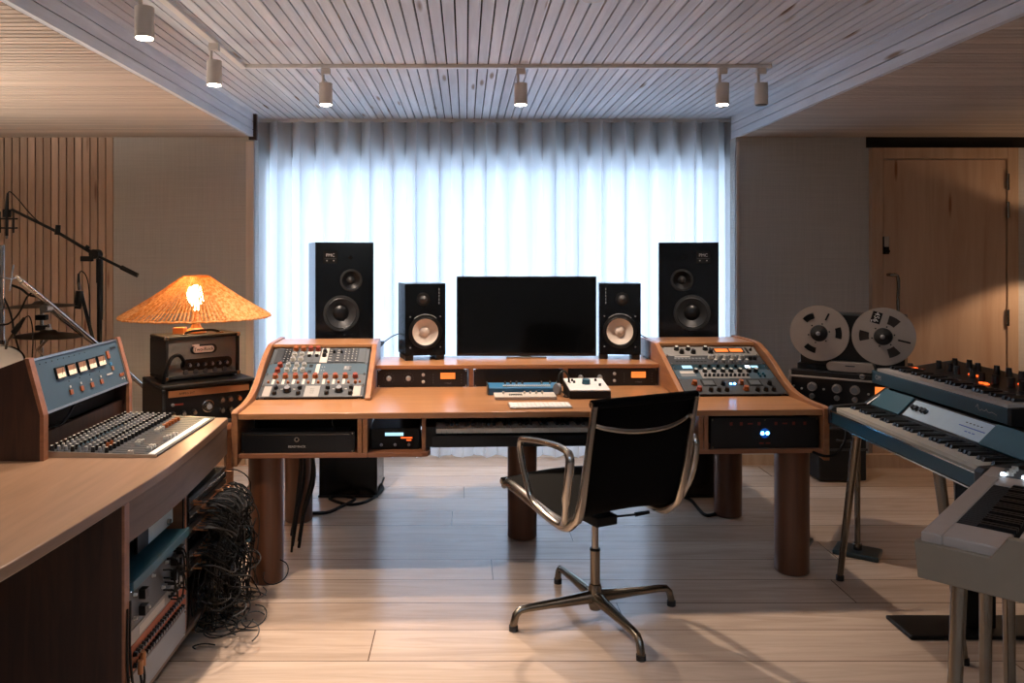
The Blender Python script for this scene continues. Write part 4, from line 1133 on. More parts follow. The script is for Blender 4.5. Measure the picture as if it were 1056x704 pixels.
stadium(.085, .38, .040, .104, .011, .016, 'control_recess', 'black_satin', am1)
for k in range(6): K(am1, .135 + k * .042, .07, .011, .016, 'black_knob', 'grey_knob', y=.011)
for k in range(5): MB().lathe([(.016, 0), (.014, .006), (0, .008)], 16, mat=Matrix.Translation((.115 + k * .055, .016, .034)) @ Matrix.Rotation(PI / 2, 4, 'X')).build('vent', 'grey_mid', am1, smooth=True)
stadium(.14, .29, .128, .178, .010, .014, 'badge_plate', 'tolex_black', am1)
stadium(.152, .272, .135, .170, .0055, .0105, 'badge', 'meter_white', am1); small(am1, .168, .176, .04, .010, 'meter_white', 'badge_tab', y=.008)
text('Two-Rock', .026, 'tolex_black', am1, (.212, .0050, .153), name='logo')
for x in (0, w1):
    for z in (.0, h1):
        MB().box(x - .018 if x else -.003, x + .003 if x else .018, -.003, .018, z - .02 if z else -.003, z + .003 if z else .02).build('corner_cap', 'chrome', am1, bevel=.004)
b = MB(); b.tube(catmull([(.12, .035, h1), (.125, .035, h1 + .012), (.17, .035, h1 + .022), (.26, .035, h1 + .022), (.305, .035, h1 + .012), (.31, .035, h1)], 5), .009, 10, flat=.6); b.build('handle', 'black', am1, smooth=True)
for x in (.115, .315): MB().box(x - .02, x + .02, .023, .047, h1, h1 + .008).build('handle_cap', 'chrome', am1, bevel=.002)
m = Matrix.Translation(am1.location) @ Matrix.Rotation(A1, 4, 'Z')
def amp_pt(x, y, z): return m @ V((x, y, z))
cable('guitar_cable', [amp_pt(.1, .01, .07), amp_pt(.09, -.02, .10), amp_pt(.06, -.03, .135), amp_pt(.02, -.03, .12), amp_pt(-.01, -.03, .05), amp_pt(-.02, -.02, -.01)], .010, 'thick black lead plugged into the small amplifier, drooping over its corner')
# rattan lamp
lc = V((-1.505, 4.45, TT + h2 + .013 + h1))
lamp = thing('table_lamp', 'table lamp with a wide conical woven rattan shade on the amplifier', 'lamp', lc)
zl = lambda h: h - lc.z
MB().lathe([(0, 0), (.052, 0), (.056, .006), (.052, .018), (.03, .03), (.022, .05), (.018, .13), (0, .13)], 28).build('base', 'lamp_wood', lamp, smooth=True)
MB().box(-.11, -.05, -.06, .0, 0, .035).build('base_block', 'lamp_wood', lamp, bevel=.003)
b = MB(); ns, nr = 112, 15; R0, R1, H0, H1 = .402, .068, zl(1.092), zl(1.318)
# upright canes with gaps and woven rings
for i in range(ns):
    a = 2 * PI * i / ns; jit = random.uniform(-.004, .004)
    pts_ = []
    for k in range(9):
        t_ = k / 8; rr = R0 + (R1 - R0) * t_ - .012 * math.sin(PI * t_); hh = H0 + (H1 - H0) * t_
        pts_.append(((rr) * math.cos(a + jit), rr * math.sin(a + jit), hh + (0.002 if i % 2 else -.002)))
    b.tube(pts_, [.0118 * (1 - .80 * k / 8) + .0003 for k in range(9)], 5, flat=.3)
for k in range(22):
    t_ = k / 21; rr = R0 + (R1 - R0) * t_ - .012 * math.sin(PI * t_) + .0018; hh = H0 + (H1 - H0) * t_
    ring = []
    for i in range(ns * 2):
        a = 2 * PI * i / (ns * 2); w_ = .0022 * (1 if (i // 2 + k) % 2 else -1)
        ring.append(((rr + w_) * math.cos(a), (rr + w_) * math.sin(a), hh + w_))
    ring.append(ring[0]); b.tube(ring, .0017, 4, cap=False)
b.tube([((R0 + .001) * math.cos(2 * PI * i / 90), (R0 + .001) * math.sin(2 * PI * i / 90), H0 + .002 * math.sin(i * 2.1)) for i in range(91)], .006, 6)
b.tube([(R1 * math.cos(2 * PI * i / 40), R1 * math.sin(2 * PI * i / 40), H1) for i in range(41)], .004, 6)
b.build('lamp_shade', 'rattan', lamp)
M['bulb'] = glow('warm glowing bulb', '#ffd9a0', 55, '#ffffff')
MB().lathe([(0, .13), (.016, .13), (.018, .15), (.040, .18), (.05, .215), (.038, .255), (0, .272)], 20).build('bulb', 'bulb', lamp, smooth=True)
lb = bpy.data.objects.new('lamp_bulb_light', bpy.data.lights.new('lamp_bulb_light', 'POINT')); C.objects.link(lb)
lb.location = lc + V((0, 0, .2)); lb.data.energy = 30; lb.data.color = (1, .70, .42); lb.data.shadow_soft_size = .045

# ================================================================ DRUMS AND MICROPHONES
def cymbal(x, y, z, r, tilt, label, lathe_z=1):
    t = thing('cymbal', label, 'cymbal', (x, y, z), (tilt[0], tilt[1], 0))
    b = MB(); b.lathe([(.012, .028), (.035, .026), (.052, .012), (r * .6, .006), (r, -.008), (r, -.0095), (r * .6, .0045), (.05, .010), (.034, .024), (.012, .026)], 48); b.build('plate', 'cymbal', t, smooth=True)
    MB().cyl((0, 0, .02), (0, 0, .04), .016, n=16).build('felt', 'white_plastic', t); MB().cyl((0, 0, .04), (0, 0, .058), .008, n=10).build('wing_nut', 'chrome', t)
    return t
Zc = 4.6
c1 = at(43, 315, Zc); cymbal(c1.x, c1.y, c1.z, .228, (-.03, -.03), 'large dark cymbal behind the walnut end of the meter cabinet')
Zd = 4.4; c2 = at(50, 345, Zd)
cymbal(c2.x, c2.y, c2.z, .185, (.0, .03), 'smaller dark cymbal just below the large one')
st = thing('cymbal_stand', 'chrome drum stand under the dark cymbals', 'stand', (c1.x, c1.y, 0))
hp = c1.z
b = MB(); b.cyl((0, 0, .25), (0, 0, .78), .0145, n=14); b.cyl((0, 0, .78), (0, 0, hp + .02), .010, n=12); b.build('pole', 'chrome', st, smooth=True)
MB().cyl((0, 0, .76), (0, 0, .80), .024, n=14).build('clamp', 'chrome', st, smooth=True)
for k in range(3):
    a = .5 + k * 2 * PI / 3; MB().cyl((0, 0, .42), (.15 * math.cos(a), .15 * math.sin(a), .012), .009, n=10).build('leg', 'chrome', st, smooth=True)
for z in (1.0, 1.06): MB().box(-.03, .03, -.02, .02, z, z + .03).build('memory_lock', 'black', st, bevel=.003)
MB().tube([(0, 0, .86), (.03, -.1, .9), ((c2.x - c1.x), (c2.y - c1.y), c2.z - .02), ((c2.x - c1.x), (c2.y - c1.y), c2.z + .02)], .009, 10).build('side_arm', 'chrome', st, smooth=True)
tm = thing('tom_drum', 'white skinned tom drum with a chrome rim at the left picture edge', 'drum', (at(-9, 372, 4.15).x, 4.15, 0))
tt = Matrix.Translation((0, 0, .87)) @ Euler((.5, .25, 0)).to_matrix().to_4x4()
MB().lathe([(0, -.12), (.15, -.12), (.15, .0), (0, .0)], 40, mat=tt).build('shell', 'display_panel', tm, smooth=True)
MB().lathe([(0, .001), (.146, .001), (.15, -.004)], 40, mat=tt).build('drum_head', 'drum_head', tm, smooth=True)
MB().lathe([(.148, .006), (.158, .006), (.158, -.014), (.150, -.014)], 40, mat=tt, close=True).build('rim', 'chrome', tm, smooth=True)
for k in range(6):
    a = k * PI / 3; p = tt @ V((.158 * math.cos(a), .158 * math.sin(a), -.01)); q = tt @ V((.158 * math.cos(a), .158 * math.sin(a), -.07)); MB().cyl(p, q, .006, n=8).build('lug', 'chrome', tm, smooth=True)
for k in range(3):
    a = .3 + k * 2 * PI / 3; p = tt @ V((.155 * math.cos(a), .155 * math.sin(a), -.06)); MB().cyl(p, (p.x * .8, p.y * .8, .0), .009, n=10).build('leg', 'chrome', tm, smooth=True)

# black boom stand with microphone
Zm = 4.65
pv = at(101, 267, Zm); bs = thing('microphone_boom_stand', 'tall black microphone stand with its long boom slanting down to the right', 'microphone stand', (pv.x, Zm, 0))
L = lambda px, py, dz=0: at(px, py, Zm) - V((pv.x, Zm, 0)) + V((0, dz, 0))
MB().cyl((0, .02, .02), (0, .02, pv.z - .12), .0145, n=14).build('lower_pole', 'black', bs, smooth=True)
MB().cyl((0, .02, pv.z - .14), (0, .02, pv.z), .019, n=14).build('pole_clutch', 'black', bs, smooth=True)
MB().lathe([(0, 0), (.09, 0), (.09, .012), (.03, .025), (0, .025)], 32).build('round_base', 'black_matte', bs, smooth=True, loc=(0, .02, 0))
MB().tube([L(12, 216), L(57, 238), L(101, 264), L(142, 284)], .0085, 10).build('boom', 'black', bs, smooth=True)
MB().cyl(L(125, 275.5), L(142, 284), .0135, n=14).build('boom_counterweight', 'black', bs, smooth=True)
MB().cyl(L(98, 262, -.02), L(98, 262, .04), .028, n=18).build('boom_clamp', 'black', bs, smooth=True)
MB().box(*[v for p in zip(L(86, 269), L(98, 265)) for v in ()] or (L(85, 268).x, L(98, 268).x, -.03, -.015, L(98, 268).z - .008, L(98, 264).z + .0)).build('clamp_lever', 'black', bs, bevel=.003)
MB().cyl(L(59, 242), L(60, 232), .016, .014, 12).build('boom_knob', 'black', bs, smooth=True); MB().cyl(L(88, 257), L(91, 254), .013, .013, 12).build('boom_collar', 'black', bs, smooth=True)
MB().tube(catmull([L(8, 199), L(11, 198), L(20, 207), L(30, 219), L(42, 230), L(70, 247), L(100, 266), L(103, 275, .03), L(103, 330, .03)], 5), .0035, 6).build('microphone_cable', 'cable', bs, smooth=True)
mc = thing('condenser_microphone', 'slim black microphone in a shock mount at the end of the long boom', 'microphone', at(7, 246, Zm))
Lm = lambda px, py, dy=0: at(px, py, Zm) - at(7, 246, Zm) + V((0, dy, 0))
MB().cyl(Lm(7, 243), Lm(7, 216), .0085, n=12).build('body', 'black', mc, smooth=True); MB().cyl(Lm(7, 246), Lm(7, 243), .006, n=12).build('capsule', 'chrome', mc, smooth=True)
MB().cyl(Lm(7, 224), Lm(7, 216), .022, n=16).build('clip', 'black', mc, smooth=True); MB().cyl(Lm(7, 216), Lm(8, 199), .011, .006, 12).build('plug', 'black', mc, smooth=True)
for y in (225.5, 235): MB().cyl(Lm(-4, y), Lm(18, y), .005, n=8).build('mount_bar', 'black', mc, smooth=True)
for x in (0, 14): MB().cyl(Lm(x, 218), Lm(x, 240), .005, n=8).build('mount_rod', 'black', mc, smooth=True)
# overhead stand tube at the left edge
t = thing('chrome_stand', 'upright chrome stand tube at the left picture edge', 'stand', (at(2, 300, 4.45).x, 4.45, 0))
MB().cyl((0, 0, .0), (0, 0, at(2, 253, 4.45).z), .015, n=14).build('pole', 'chrome', t, smooth=True); MB().cyl((0, 0, .9), (0, 0, .96), .022, n=14).build('clamp', 'chrome_dark', t, smooth=True)
MB().lathe([(0, 0), (.07, 0), (.07, .012), (0, .03)], 24).build('round_base', 'chrome_dark', t, smooth=True)
# drum microphone on its own short stand
Zs = 4.59; p0 = at(81, 318, Zs)
t = thing('drum_microphone', 'small black microphone on a slender stand at the cymbal edge', 'microphone', (at(97, 352, Zs).x, Zs, 0))
Q = lambda px, py, dy=0: at(px, py, Zs) - V((at(97, 352, Zs).x, Zs, 0)) + V((0, dy, 0))
MB().cyl(Q(81, 312), Q(82, 300), .022, .02, 14).build('body', 'black', t, smooth=True); MB().cyl(Q(82, 299), Q(81, 291), .010, .009, 12).build('ferrule', 'chrome_dark', t, smooth=True); MB().cyl(Q(81, 291), Q(81, 282), .009, .006, 12).build('plug', 'black', t, smooth=True)
MB().cyl(Q(80, 318), Q(81, 312), .018, n=14).build('grille', 'black_matte', t, smooth=True)
MB().tube([Q(84, 303), Q(90, 327), Q(97, 354), (.02, -.05, .4), (.02, -.05, .015)], .0105, 10).build('stand_pole', 'black', t, smooth=True)
MB().lathe([(0, 0), (.065, 0), (.065, .012), (0, .02)], 24).build('round_base', 'black_matte', t, smooth=True, loc=(.02, -.05, 0))
MB().tube(catmull([Q(81, 283), Q(84, 279.5), Q(89, 285), Q(92, 300), Q(92.5, 325), Q(95, 350)], 5), .0035, 6).build('cable', 'cable', t, smooth=True)
# chrome boom cymbal stand slanting to the right
Zb = 4.85
e0 = at(152, 402, Zb)
ZZ = lambda px: 4.0 + (px - 17) / 135 * .85
t = thing('boom_cymbal_stand', 'chrome boom arm slanting from the upper left down behind the meter cabinet', 'stand', (e0.x, Zb, 0))
Q = lambda px, py, dy=0: at(px, py, ZZ(px)) - V((e0.x, Zb, 0)) + V((0, dy, 0))
MB().tube([Q(22, 290), Q(54, 316), Q(100, 355), Q(152, 402)], .0145, 12).build('boom_arm', 'chrome', t, smooth=True)
MB().tube([Q(17, 285), Q(24, 292)], .009, 10).build('arm_tip', 'chrome', t, smooth=True)
MB().tube([Q(48, 317), Q(66, 331), Q(96, 354)], .008, 8).build('inner_rod', 'chrome_dark', t, smooth=True)
MB().cyl(Q(48, 318, -.03), Q(48, 318, .03), .022, n=16).build('wing_clamp', 'chrome', t, smooth=True)
MB().cyl(Q(152, 402), (0, 0, .02), .0145, n=14).build('pole', 'chrome', t, smooth=True)
MB().tube([Q(10, 300), Q(12, 288), Q(14, 273)], .004, 8).build('threaded_rod', 'chrome', t, smooth=True); MB().tube([Q(2, 286), Q(12, 287.5), Q(20, 285)], .004, 8).build('wing_nut', 'chrome', t, smooth=True)
for k in range(3):
    a = .2 + k * 2 * PI / 3; MB().cyl((0, 0, .2), (.11 * math.cos(a), .11 * math.sin(a), .012), .009, n=10).build('leg', 'chrome', t, smooth=True)
def hang(pxs, Z, r, label): cable('microphone_cable', [at(a, b_, Z) for a, b_ in pxs], r, label, k=5)
hang([(0, 335), (10, 333), (20, 322), (28, 306), (36, 300)], 4.35, .005, 'black cable looping below the large cymbal at the left edge')
hang([(4, 307), (9, 318), (13, 332), (15, 345), (20, 362)], 4.32, .005, 'black cable hanging beside the chrome tube at the left edge')
hang([(12, 294), (22, 298), (30, 304), (40, 306)], 4.5, .007, 'short black cable crossing behind the chrome boom arm')
t = thing('tom_microphone', 'small black clip microphone above the tom drum', 'microphone', at(15, 342, 4.22))
Q = lambda px, py: at(px, py, 4.22) - at(15, 342, 4.22)
MB().cyl(Q(14, 343), Q(20, 335), .016, .014, 12).build('body', 'black', t, smooth=True); MB().cyl(Q(20, 335), Q(25, 328), .012, .008, 12).build('plug', 'black', t, smooth=True)
MB().tube(catmull([Q(25, 328), Q(30, 326), Q(33, 335), Q(34, 350), Q(33, 372)], 5), .0035, 6).build('cable', 'cable', t, smooth=True)
MB().tube([Q(14, 343), Q(8, 352), Q(6, 360)], .006, 8).build('gooseneck', 'chrome_dark', t, smooth=True)
# ================================================================ ELECTRIC PIANO AND SYNTHESISER
def clipx(o, y0=None): return o
YA, YB = 2.40, 3.40                      # near and far ends
ep = thing('electric_piano', 'teal electric piano on splayed chrome legs at the right', 'piano', (1.555, YB, 0), -PI / 2)
# local frame: x runs from the far end toward the camera, y runs to the right (away from the player)
LEN = YB - YA
hk = .79
MB().box(0, LEN, 0, .018, .722, .772).build('key_slip', 'teal', ep, bevel=.003)
MB().box(0, LEN, .0, .48, .715, .728).build('bottom_board', 'black_matte', ep, bevel=.003)
b = MB(); b.box(-.004, LEN + .004, -.004, .020, .772, .777); b.box(-.004, LEN + .004, -.004, .020, .718, .723); b.build('chrome_trim', 'chrome', ep)
for x0, x1 in ((-.012, .022), (LEN - .03, LEN + .012)):
    MB().prism([(-.004, .716), (-.006, .782), (.006, .796), (.15, .806), (.24, .87), (.48, .87), (.48, .716)], x0, x1, 'x').build('end_block', 'black_satin', ep, bevel=.006)
MB().box(.02, LEN - .03, .018, .16, .728, .762).build('key_bed', 'black_matte', ep)
nk = 40; 
piano_keys(ep, nk, .018, .13, hk, 'ivory', 'black_knob', first=0, pitch=(LEN - .055) / nk)
for ch in list(ep.children):
    if ch.name.startswith(('white_key', 'black_key')): ch.location.x += .024
# name rail, sloped front with grilles and control panel
MB().box(.02, LEN - .03, .148, .165, .728, .802).build('name_rail', 'black_satin', ep, bevel=.002)
SL = [(.160, .800), (.228, .868), (.235, .868), (.235, .80)]
MB().prism(SL, .02, LEN - .03, 'x').build('front_slope', 'black_satin', ep)
off = .0012
def slope_panel(x0, x1, s0, s1, th, nm, mat, par, lift=0):
    # s along slope 0..1
    d = V((.068, .068)); n = V((-.7071, .7071)); a = V((.160, .800)) + d * s0 + n * (.0004 + lift); c = V((.160, .800)) + d * s1 + n * (.0004 + lift)
    return MB().prism([tuple(a), tuple(c), tuple(c + n * th), tuple(a + n * th)], x0, x1, 'x').build(nm, mat, par, bevel=.001)
slope_panel(.03, .245, .03, .99, .006, 'speaker_grille', 'teal_panel', ep)
slope_panel(.262, .735, .10, .93, .003, 'control_panel', 'display_panel', ep)
slope_panel(.742, LEN - .035, .03, .99, .010, 'speaker_grille', 'teal_panel', ep)
import itertools
nrm = V((0, -.7071, .7071))
def on_slope(x, s, lift=.004): return V((x, .160 + .068 * s, .800 + .068 * s)) + nrm * lift
for x in (.295, .318, .352, .375):
    MB().cyl(on_slope(x, .55, .003), on_slope(x, .55, .018), .011, .009, 14).build('knob', 'black_knob', ep, smooth=True)
slope_panel(.58, .72, .50, .54, .0006, 'printed_line', 'blue_mark', ep, lift=.003)
for k in range(5): slope_panel(.60 + k * .02, .61 + k * .02, .68, .72, .0006, 'marking', 'grey_face', ep, lift=.003)
for k in range(3): slope_panel(.63 + k * .02, .644 + k * .02, .32, .36, .0006, 'marking', 'blue_mark', ep, lift=.003)
MB().box(-.0, LEN, .235, .50, .728, .862).build('case', 'black_satin', ep, bevel=.006)
def splay(x, y, tx, ty, nm='leg'):
    b = MB(); b.cyl((x, y, .716), (tx, ty, .02), .019, .013, 18); b.build(nm, 'brass', ep, smooth=True)
    MB().cyl((tx, ty, 0), (tx, ty, .022), .017, n=14).build('foot_cap', 'rubber', ep, smooth=True)
splay(.10, .07, -.12, .10); splay(.66, .07, .60, .198); splay(.20, .42, .20, .44); splay(.85, .42, .95, .48)

sy = thing('synthesiser', 'black synthesiser with tall knobs standing on the teal piano', 'synthesiser', (1.80, 3.50, .872), -PI / 2)
SLN = .86
MB().box(0, SLN, -.004, .014, .002, .056).build('front_panel', 'teal', sy, bevel=.002)
MB().box(.0, SLN, .012, .36, .0, .03).build('case', 'black_satin', sy, bevel=.003)
for x0, x1 in ((-.02, .0), (SLN, SLN + .02)):
    MB().prism([(-.004, 0), (-.004, .058), (.13, .066), (.35, .10), (.37, .10), (.37, 0)], x0, x1, 'x').build('end_cheek', 'black' if x0 > 0 else 'teal', sy, bevel=.002)
sy_h = .068
piano_keys(sy, 36, .004, .12, sy_h, 'pale_key', 'black_knob', first=0, pitch=(SLN - .02) / 36)
for ch in list(sy.children):
    if ch.name.startswith(('white_key', 'black_key')): ch.location.x += .01
MB().prism([(.126, .03), (.126, .070), (.35, .100), (.37, .098), (.37, .0)], .001, SLN - .001, 'x').build('control_panel', 'black_satin', sy, bevel=.002)
pz = lambda y: .070 + (y - .126) / .224 * .03
rn = random.Random(5)
for i in range(22):
    x = .03 + (i % 11) * .078 + rn.uniform(-.008, .008); y = (.2 if i < 11 else .29) + rn.uniform(-.01, .015)
    if i in (0, 11): continue
    MB().cyl((x, y, pz(y) - .001), (x, y, pz(y) + .034), .0125, .010, 14).build('knob', 'black_knob', sy, smooth=True)
for x, y, mt in ((.05, .15, 'led_red'), (.09, .16, 'orange_knob'), (.30, .23, 'led_red'), (.34, .23, 'led_red'), (.46, .17, 'led_red'), (.475, .175, 'led_red'), (.49, .17, 'led_red'), (.56, .25, 'led_red'), (.64, .25, 'led_red'), (.74, .18, 'led_red'), (.80, .19, 'led_red'), (.76, .16, 'display_blue')):
    MB().box(x - .009, x + .009, y - .006, y + .006, pz(y) - .001, pz(y) + .004).build('lit_button', mt, sy, bevel=.001)
for k in range(16):
    MB().box(.30 + k * .03, .312 + k * .03, .140, .150, pz(.14) - .001, pz(.14) + .003).build('button', 'grey_knob', sy)
MB().box(.0, .06, .125, .16, .06, .076).build('pitch_panel', 'orange_paint', sy, bevel=.002)
text('OM', .030, 'display_blue' if False else 'pale_key', sy, (.035, -.0048, .03), name='logo')
b = MB(); b.tube(catmull([(.70, -.0055, .032), (.71, -.0055, .043), (.714, -.0055, .028), (.724, -.0055, .024), (.732, -.0055, .030), (.74, -.0055, .026), (.75, -.0055, .028), (.757, -.0055, .034), (.763, -.0055, .026), (.775, -.0055, .026), (.786, -.0055, .029), (.81, -.0055, .024)], 4), .0008, 5)
b.build('signature', 'pale_key', sy)

# column stand and pedals
t = thing('keyboard_stand', 'black column with a flat black foot under the electric piano', 'stand', (1.96, 3.06, 0))
MB().box(-.30, .28, -.09, .09, 0, .016).build('foot', 'black', t, bevel=.006); MB().box(-.055, .06, -.03, .04, .016, .714).build('column', 'black', t, bevel=.004)

# ================================================================ CREAM KEYBOARD IN THE RIGHT FOREGROUND
AW = math.radians(46.5)
P0 = V((1.018, 1.809, 0))
# local x = along v (to the right and nearer), local y = along u (away), origin at the near left bottom corner
wk = thing('cream_keyboard', 'cream cased combo organ with black keys, cropped at the right edge', 'keyboard', P0, AW - PI / 2)
hb, ht = .708, .79
LW = .80; DW = .46
side = [(.008, hb), (0, ht), (.148, ht), (.178, ht + .048), (DW, ht + .052), (DW, hb)]
MB().prism(side, 0, .022, 'y').build('end_panel', 'cream_dark', wk, bevel=.003)
MB().prism(side, LW - .022, LW, 'y').build('end_panel', 'cream_dark', wk, bevel=.003)
MB().box(.008, DW, .022, LW - .022, hb, hb + .02).build('bottom_board', 'cream_dark', wk)
MB().box(.001, .012, .022, LW - .022, hb + .02, ht - .004).build('front_board', 'cream_dark', wk, bevel=.002)
MB().box(.012, .054, .012, .64, ht - .02, ht + .022).build('key_slip', 'cream', wk, bevel=.004)
MB().box(.054, .17, .012, .132, ht - .02, ht + .022).build('key_block', 'cream', wk, bevel=.004)
MB().box(.054, .17, .57, .64, ht - .02, ht + .022).build('key_block', 'cream', wk, bevel=.004)
MB().box(.054, .17, .132, .57, ht - .03, ht - .006).build('key_bed', 'black_matte', wk)
# black naturals running away from the player
wm = MB().box(0, .118, .0012, .0163, -.018, 0).mesh('white_key', 'black_matte'); bk = MB().prism([(.04, 0), (.046, .009), (.118, .009), (.118, 0)], -.0045, .0045, 'y').mesh('black_key', 'pale_key')
bkk = MB().prism([(.04, 0), (.046, .009), (.118, .009), (.118, 0)], -.0045, .0045, 'y').mesh('raised_key', 'black_satin')
for i in range(25):
    inst('key', wm, wk, (.054, .133 + i * .0174, ht + .018))
    if i % 7 in (0, 1, 3, 4, 5): inst('raised_key', bkk, wk, (.054, .133 + (i + 1) * .0174, ht + .018))
MB().prism([(.172, ht), (.196, ht + .048), (DW, ht + .050), (DW, ht - .01)], .022, .64, 'y').build('case_top', 'cream', wk, bevel=.003)
b = MB().box(.012, DW, .64, LW - .022, ht - .02, ht + .022).build('control_block', 'cream', wk, bevel=.004)
MB().box(.05, DW - .03, .66, LW - .03, ht + .022, ht + .026).build('control_panel', 'grey_mid', wk, bevel=.001)
for i in range(18):
    x = .075 + (i % 6) * .055; y = .675 + (i // 6) * .036
    if i % 3 == 1: MB().cyl((x, y, ht + .025), (x, y, ht + .046), .014, .012, 14).build('knob', 'black_knob', wk, smooth=True)
    else: MB().cyl((x, y, ht + .025), (x, y, ht + .037), .009, .008, 12).build('knob', 'white_knob', wk, smooth=True)
for x, y in ((.06, .665), (.11, .665), (.17, .70), (.235, .665), (.24, .73), (.28, .70), (.12, .74)):
    MB().cyl((x, y, ht + .025), (x, y, ht + .033), .008, .006, 12).build('lamp_button', 'led_white', wk, smooth=True)
for (x, y, tx, ty) in ((.082, .04, .064, .0), (.056, .454, .056, .455), (.40, .04, .45, 0), (.089, .554, .095, .56), (.37, .72, .41, .78)):
    b = MB(); b.cyl((x, y, hb), (tx, ty, .02), .0165, .0125, 18); b.build('leg', 'brass', wk, smooth=True)
    MB().cyl((tx, ty, 0), (tx, ty, .022), .018, n=14).build('foot_cap', 'rubber', wk, smooth=True)
# small rust coloured object resting on the organ
m = Matrix.Translation(P0) @ Matrix.Rotation(AW - PI / 2, 4, 'Z')
q = m @ V((.228, .165, ht + .0505))
t = thing('leather_pouch', 'rust coloured leather pouch with a metal clasp on the cream organ', 'pouch', q, AW - PI / 2 - .4)
MB().box(-.035, .045, -.03, .03, 0, .062).build('body', 'red_leather', t, bevel=.008)
MB().tube(catmull([(-.02, 0, .06), (-.028, 0, .085), (0, 0, .10), (.03, 0, .09), (.03, 0, .06)], 5), .006, 8).build('strap', 'red_leather', t, smooth=True)
MB().cyl((-.02, -.0, .06), (-.02, 0, .08), .009, n=12).build('clasp', 'chrome', t, smooth=True)

# ================================================================ TAPE MACHINE
RA = .60
rl, rr = V((1.648, 3.72, 0)), V((1.876, 3.565, 0))
TS = 1.05
dirx = (rr - rl).normalized(); RA = math.atan2(dirx.y, dirx.x)
mid = (rl + rr) / 2
tp = thing('tape_machine', 'black reel to reel tape recorder with two large pale reels', 'tape recorder', (mid.x * TS, mid.y * TS, 1.44 * (1 - TS)), RA); tp.scale = (TS, TS, TS)
HB = .74
# reels stand off the deck plate (front is -y)
MB().box(-.225, .215, .035, .16, .92, 1.165).build('deck_plate', 'black_satin', tp, bevel=.006)
MB().box(-.225, .215, .03, .036, 1.157, 1.165).build('deck_trim', 'grey_mid', tp)
def reel(x, nm, ang, full):
    t = bpy.data.objects.new(nm, None); C.objects.link(t); t.parent = tp; t.location = (x, 0, 1.072); t.rotation_euler = (PI / 2, 0, 0); t['label'] = full
    return t
def flange(z0, z1, rot):
    """disc with three windows: ring sectors built around the openings"""
    b = MB(); R, r1, r2, rh = .1285, .058, .098, .022
    n = 72
    def win(a): 
        for k in range(3):
            d = (a - rot - k * 2 * PI / 3 + PI) % (2 * PI) - PI
            if abs(d) < .30: return True
        return False
    rad = [rh, r1, r2, R]
    for zz in (z0, z1):
        for i in range(n):
            a0, a1 = 2 * PI * i / n, 2 * PI * (i + 1) / n; w_ = win((a0 + a1) / 2)
            for q in range(3):
                if q == 1 and w_: continue
                b.add([(rad[q] * math.cos(a0), rad[q] * math.sin(a0), zz), (rad[q + 1] * math.cos(a0), rad[q + 1] * math.sin(a0), zz), (rad[q + 1] * math.cos(a1), rad[q + 1] * math.sin(a1), zz), (rad[q] * math.cos(a1), rad[q] * math.sin(a1), zz)], [(0, 1, 2, 3)])
    for i in range(n):
        a0, a1 = 2 * PI * i / n, 2 * PI * (i + 1) / n
        b.add([(R * math.cos(a0), R * math.sin(a0), z0), (R * math.cos(a1), R * math.sin(a1), z0), (R * math.cos(a1), R * math.sin(a1), z1), (R * math.cos(a0), R * math.sin(a0), z1)], [(0, 1, 2, 3)])
    return b
sp = (rr - rl).length / 2 - .0045
for i, (sx, rot, rt) in enumerate(((-sp, 0.05, .07), (sp, PI, .118))):
    flange(.0, .0015, rot).build('reel_flange', 'reel', tp, loc=(sx, -.008, 1.072), rot=(PI / 2, 0, 0))
    flange(-.0015, 0, rot).build('reel_flange', 'reel', tp, loc=(sx, .006, 1.072), rot=(PI / 2, 0, 0))
    MB().lathe([(.03, -.0065), (rt, -.0065), (rt, .0), (.03, .0)], 48).build('tape_pack', 'tape' if i else 'reel', tp, smooth=True, loc=(sx, -.004, 1.072), rot=(PI / 2, 0, 0))
    b = MB(); b.lathe([(0, .022), (.010, .022), (.016, .018), (.036, .012), (.039, .0), (0, 0)], 32); b.lathe([(0, .026), (.006, .026), (.010, .022)], 16, mi=1)
    b.build('hub', ['black_matte', 'grey_knob'], tp, smooth=True, loc=(sx, -.008, 1.072), rot=(PI / 2, 0, 0))
    for k in range(6):
        a = k * PI / 3 + .2
        if not i and not k: hs_ = MB().cyl((0, 0, 0), (0, -.002, 0), .0035, n=8).mesh('hub_screw', 'black')
        inst('hub_screw', hs_, tp, (sx + .046 * math.cos(a), -.0096, 1.072 + .046 * math.sin(a)))
    MB().cyl((0, 0, -.04), (0, 0, 0), .02, n=16).build('spindle', 'chrome_dark', tp, loc=(sx, -.002, 1.072), rot=(PI / 2, 0, 0))
a = math.radians(108)
lbp = (sp + .088 * math.cos(a), -.0105, 1.072 + .088 * math.sin(a))
e_ = Euler((0, math.radians(16), 0))
t = MB().box(-.020, .020, -.0005, .0005, -.026, .026).build('label_sticker', 'black', tp, loc=lbp, rot=e_)
text('456', .030, 'white', t, (0, -.0012, .002), rot=(PI / 2, PI / 2, 0), name='lettering')
small(t, -.015, -.019, .004, .01, 'white', 'marking', y=-.0014)
for sx, an, ln in ((sp, math.radians(-12), .05), (-sp, math.radians(65), .035)):
    MB().box(-ln / 2, ln / 2, -.0005, .0005, -.004, .004).build('slot', 'black', tp, loc=(sx + .085 * math.cos(an), -.0105, 1.072 + .085 * math.sin(an)), rot=(0, -an, 0))
# head cover and transport buttons
stadium(-.10, .10, .903, .946, -.020, .035, 'head_cover', 'reel', tp); small(tp, .0, .930, .04, .005, 'grey_face', 'marking', y=-.0215)
MB().box(-.235, .225, .02, .30, HB - .02, .925).build('lower_case', 'black_matte', tp, bevel=.004)
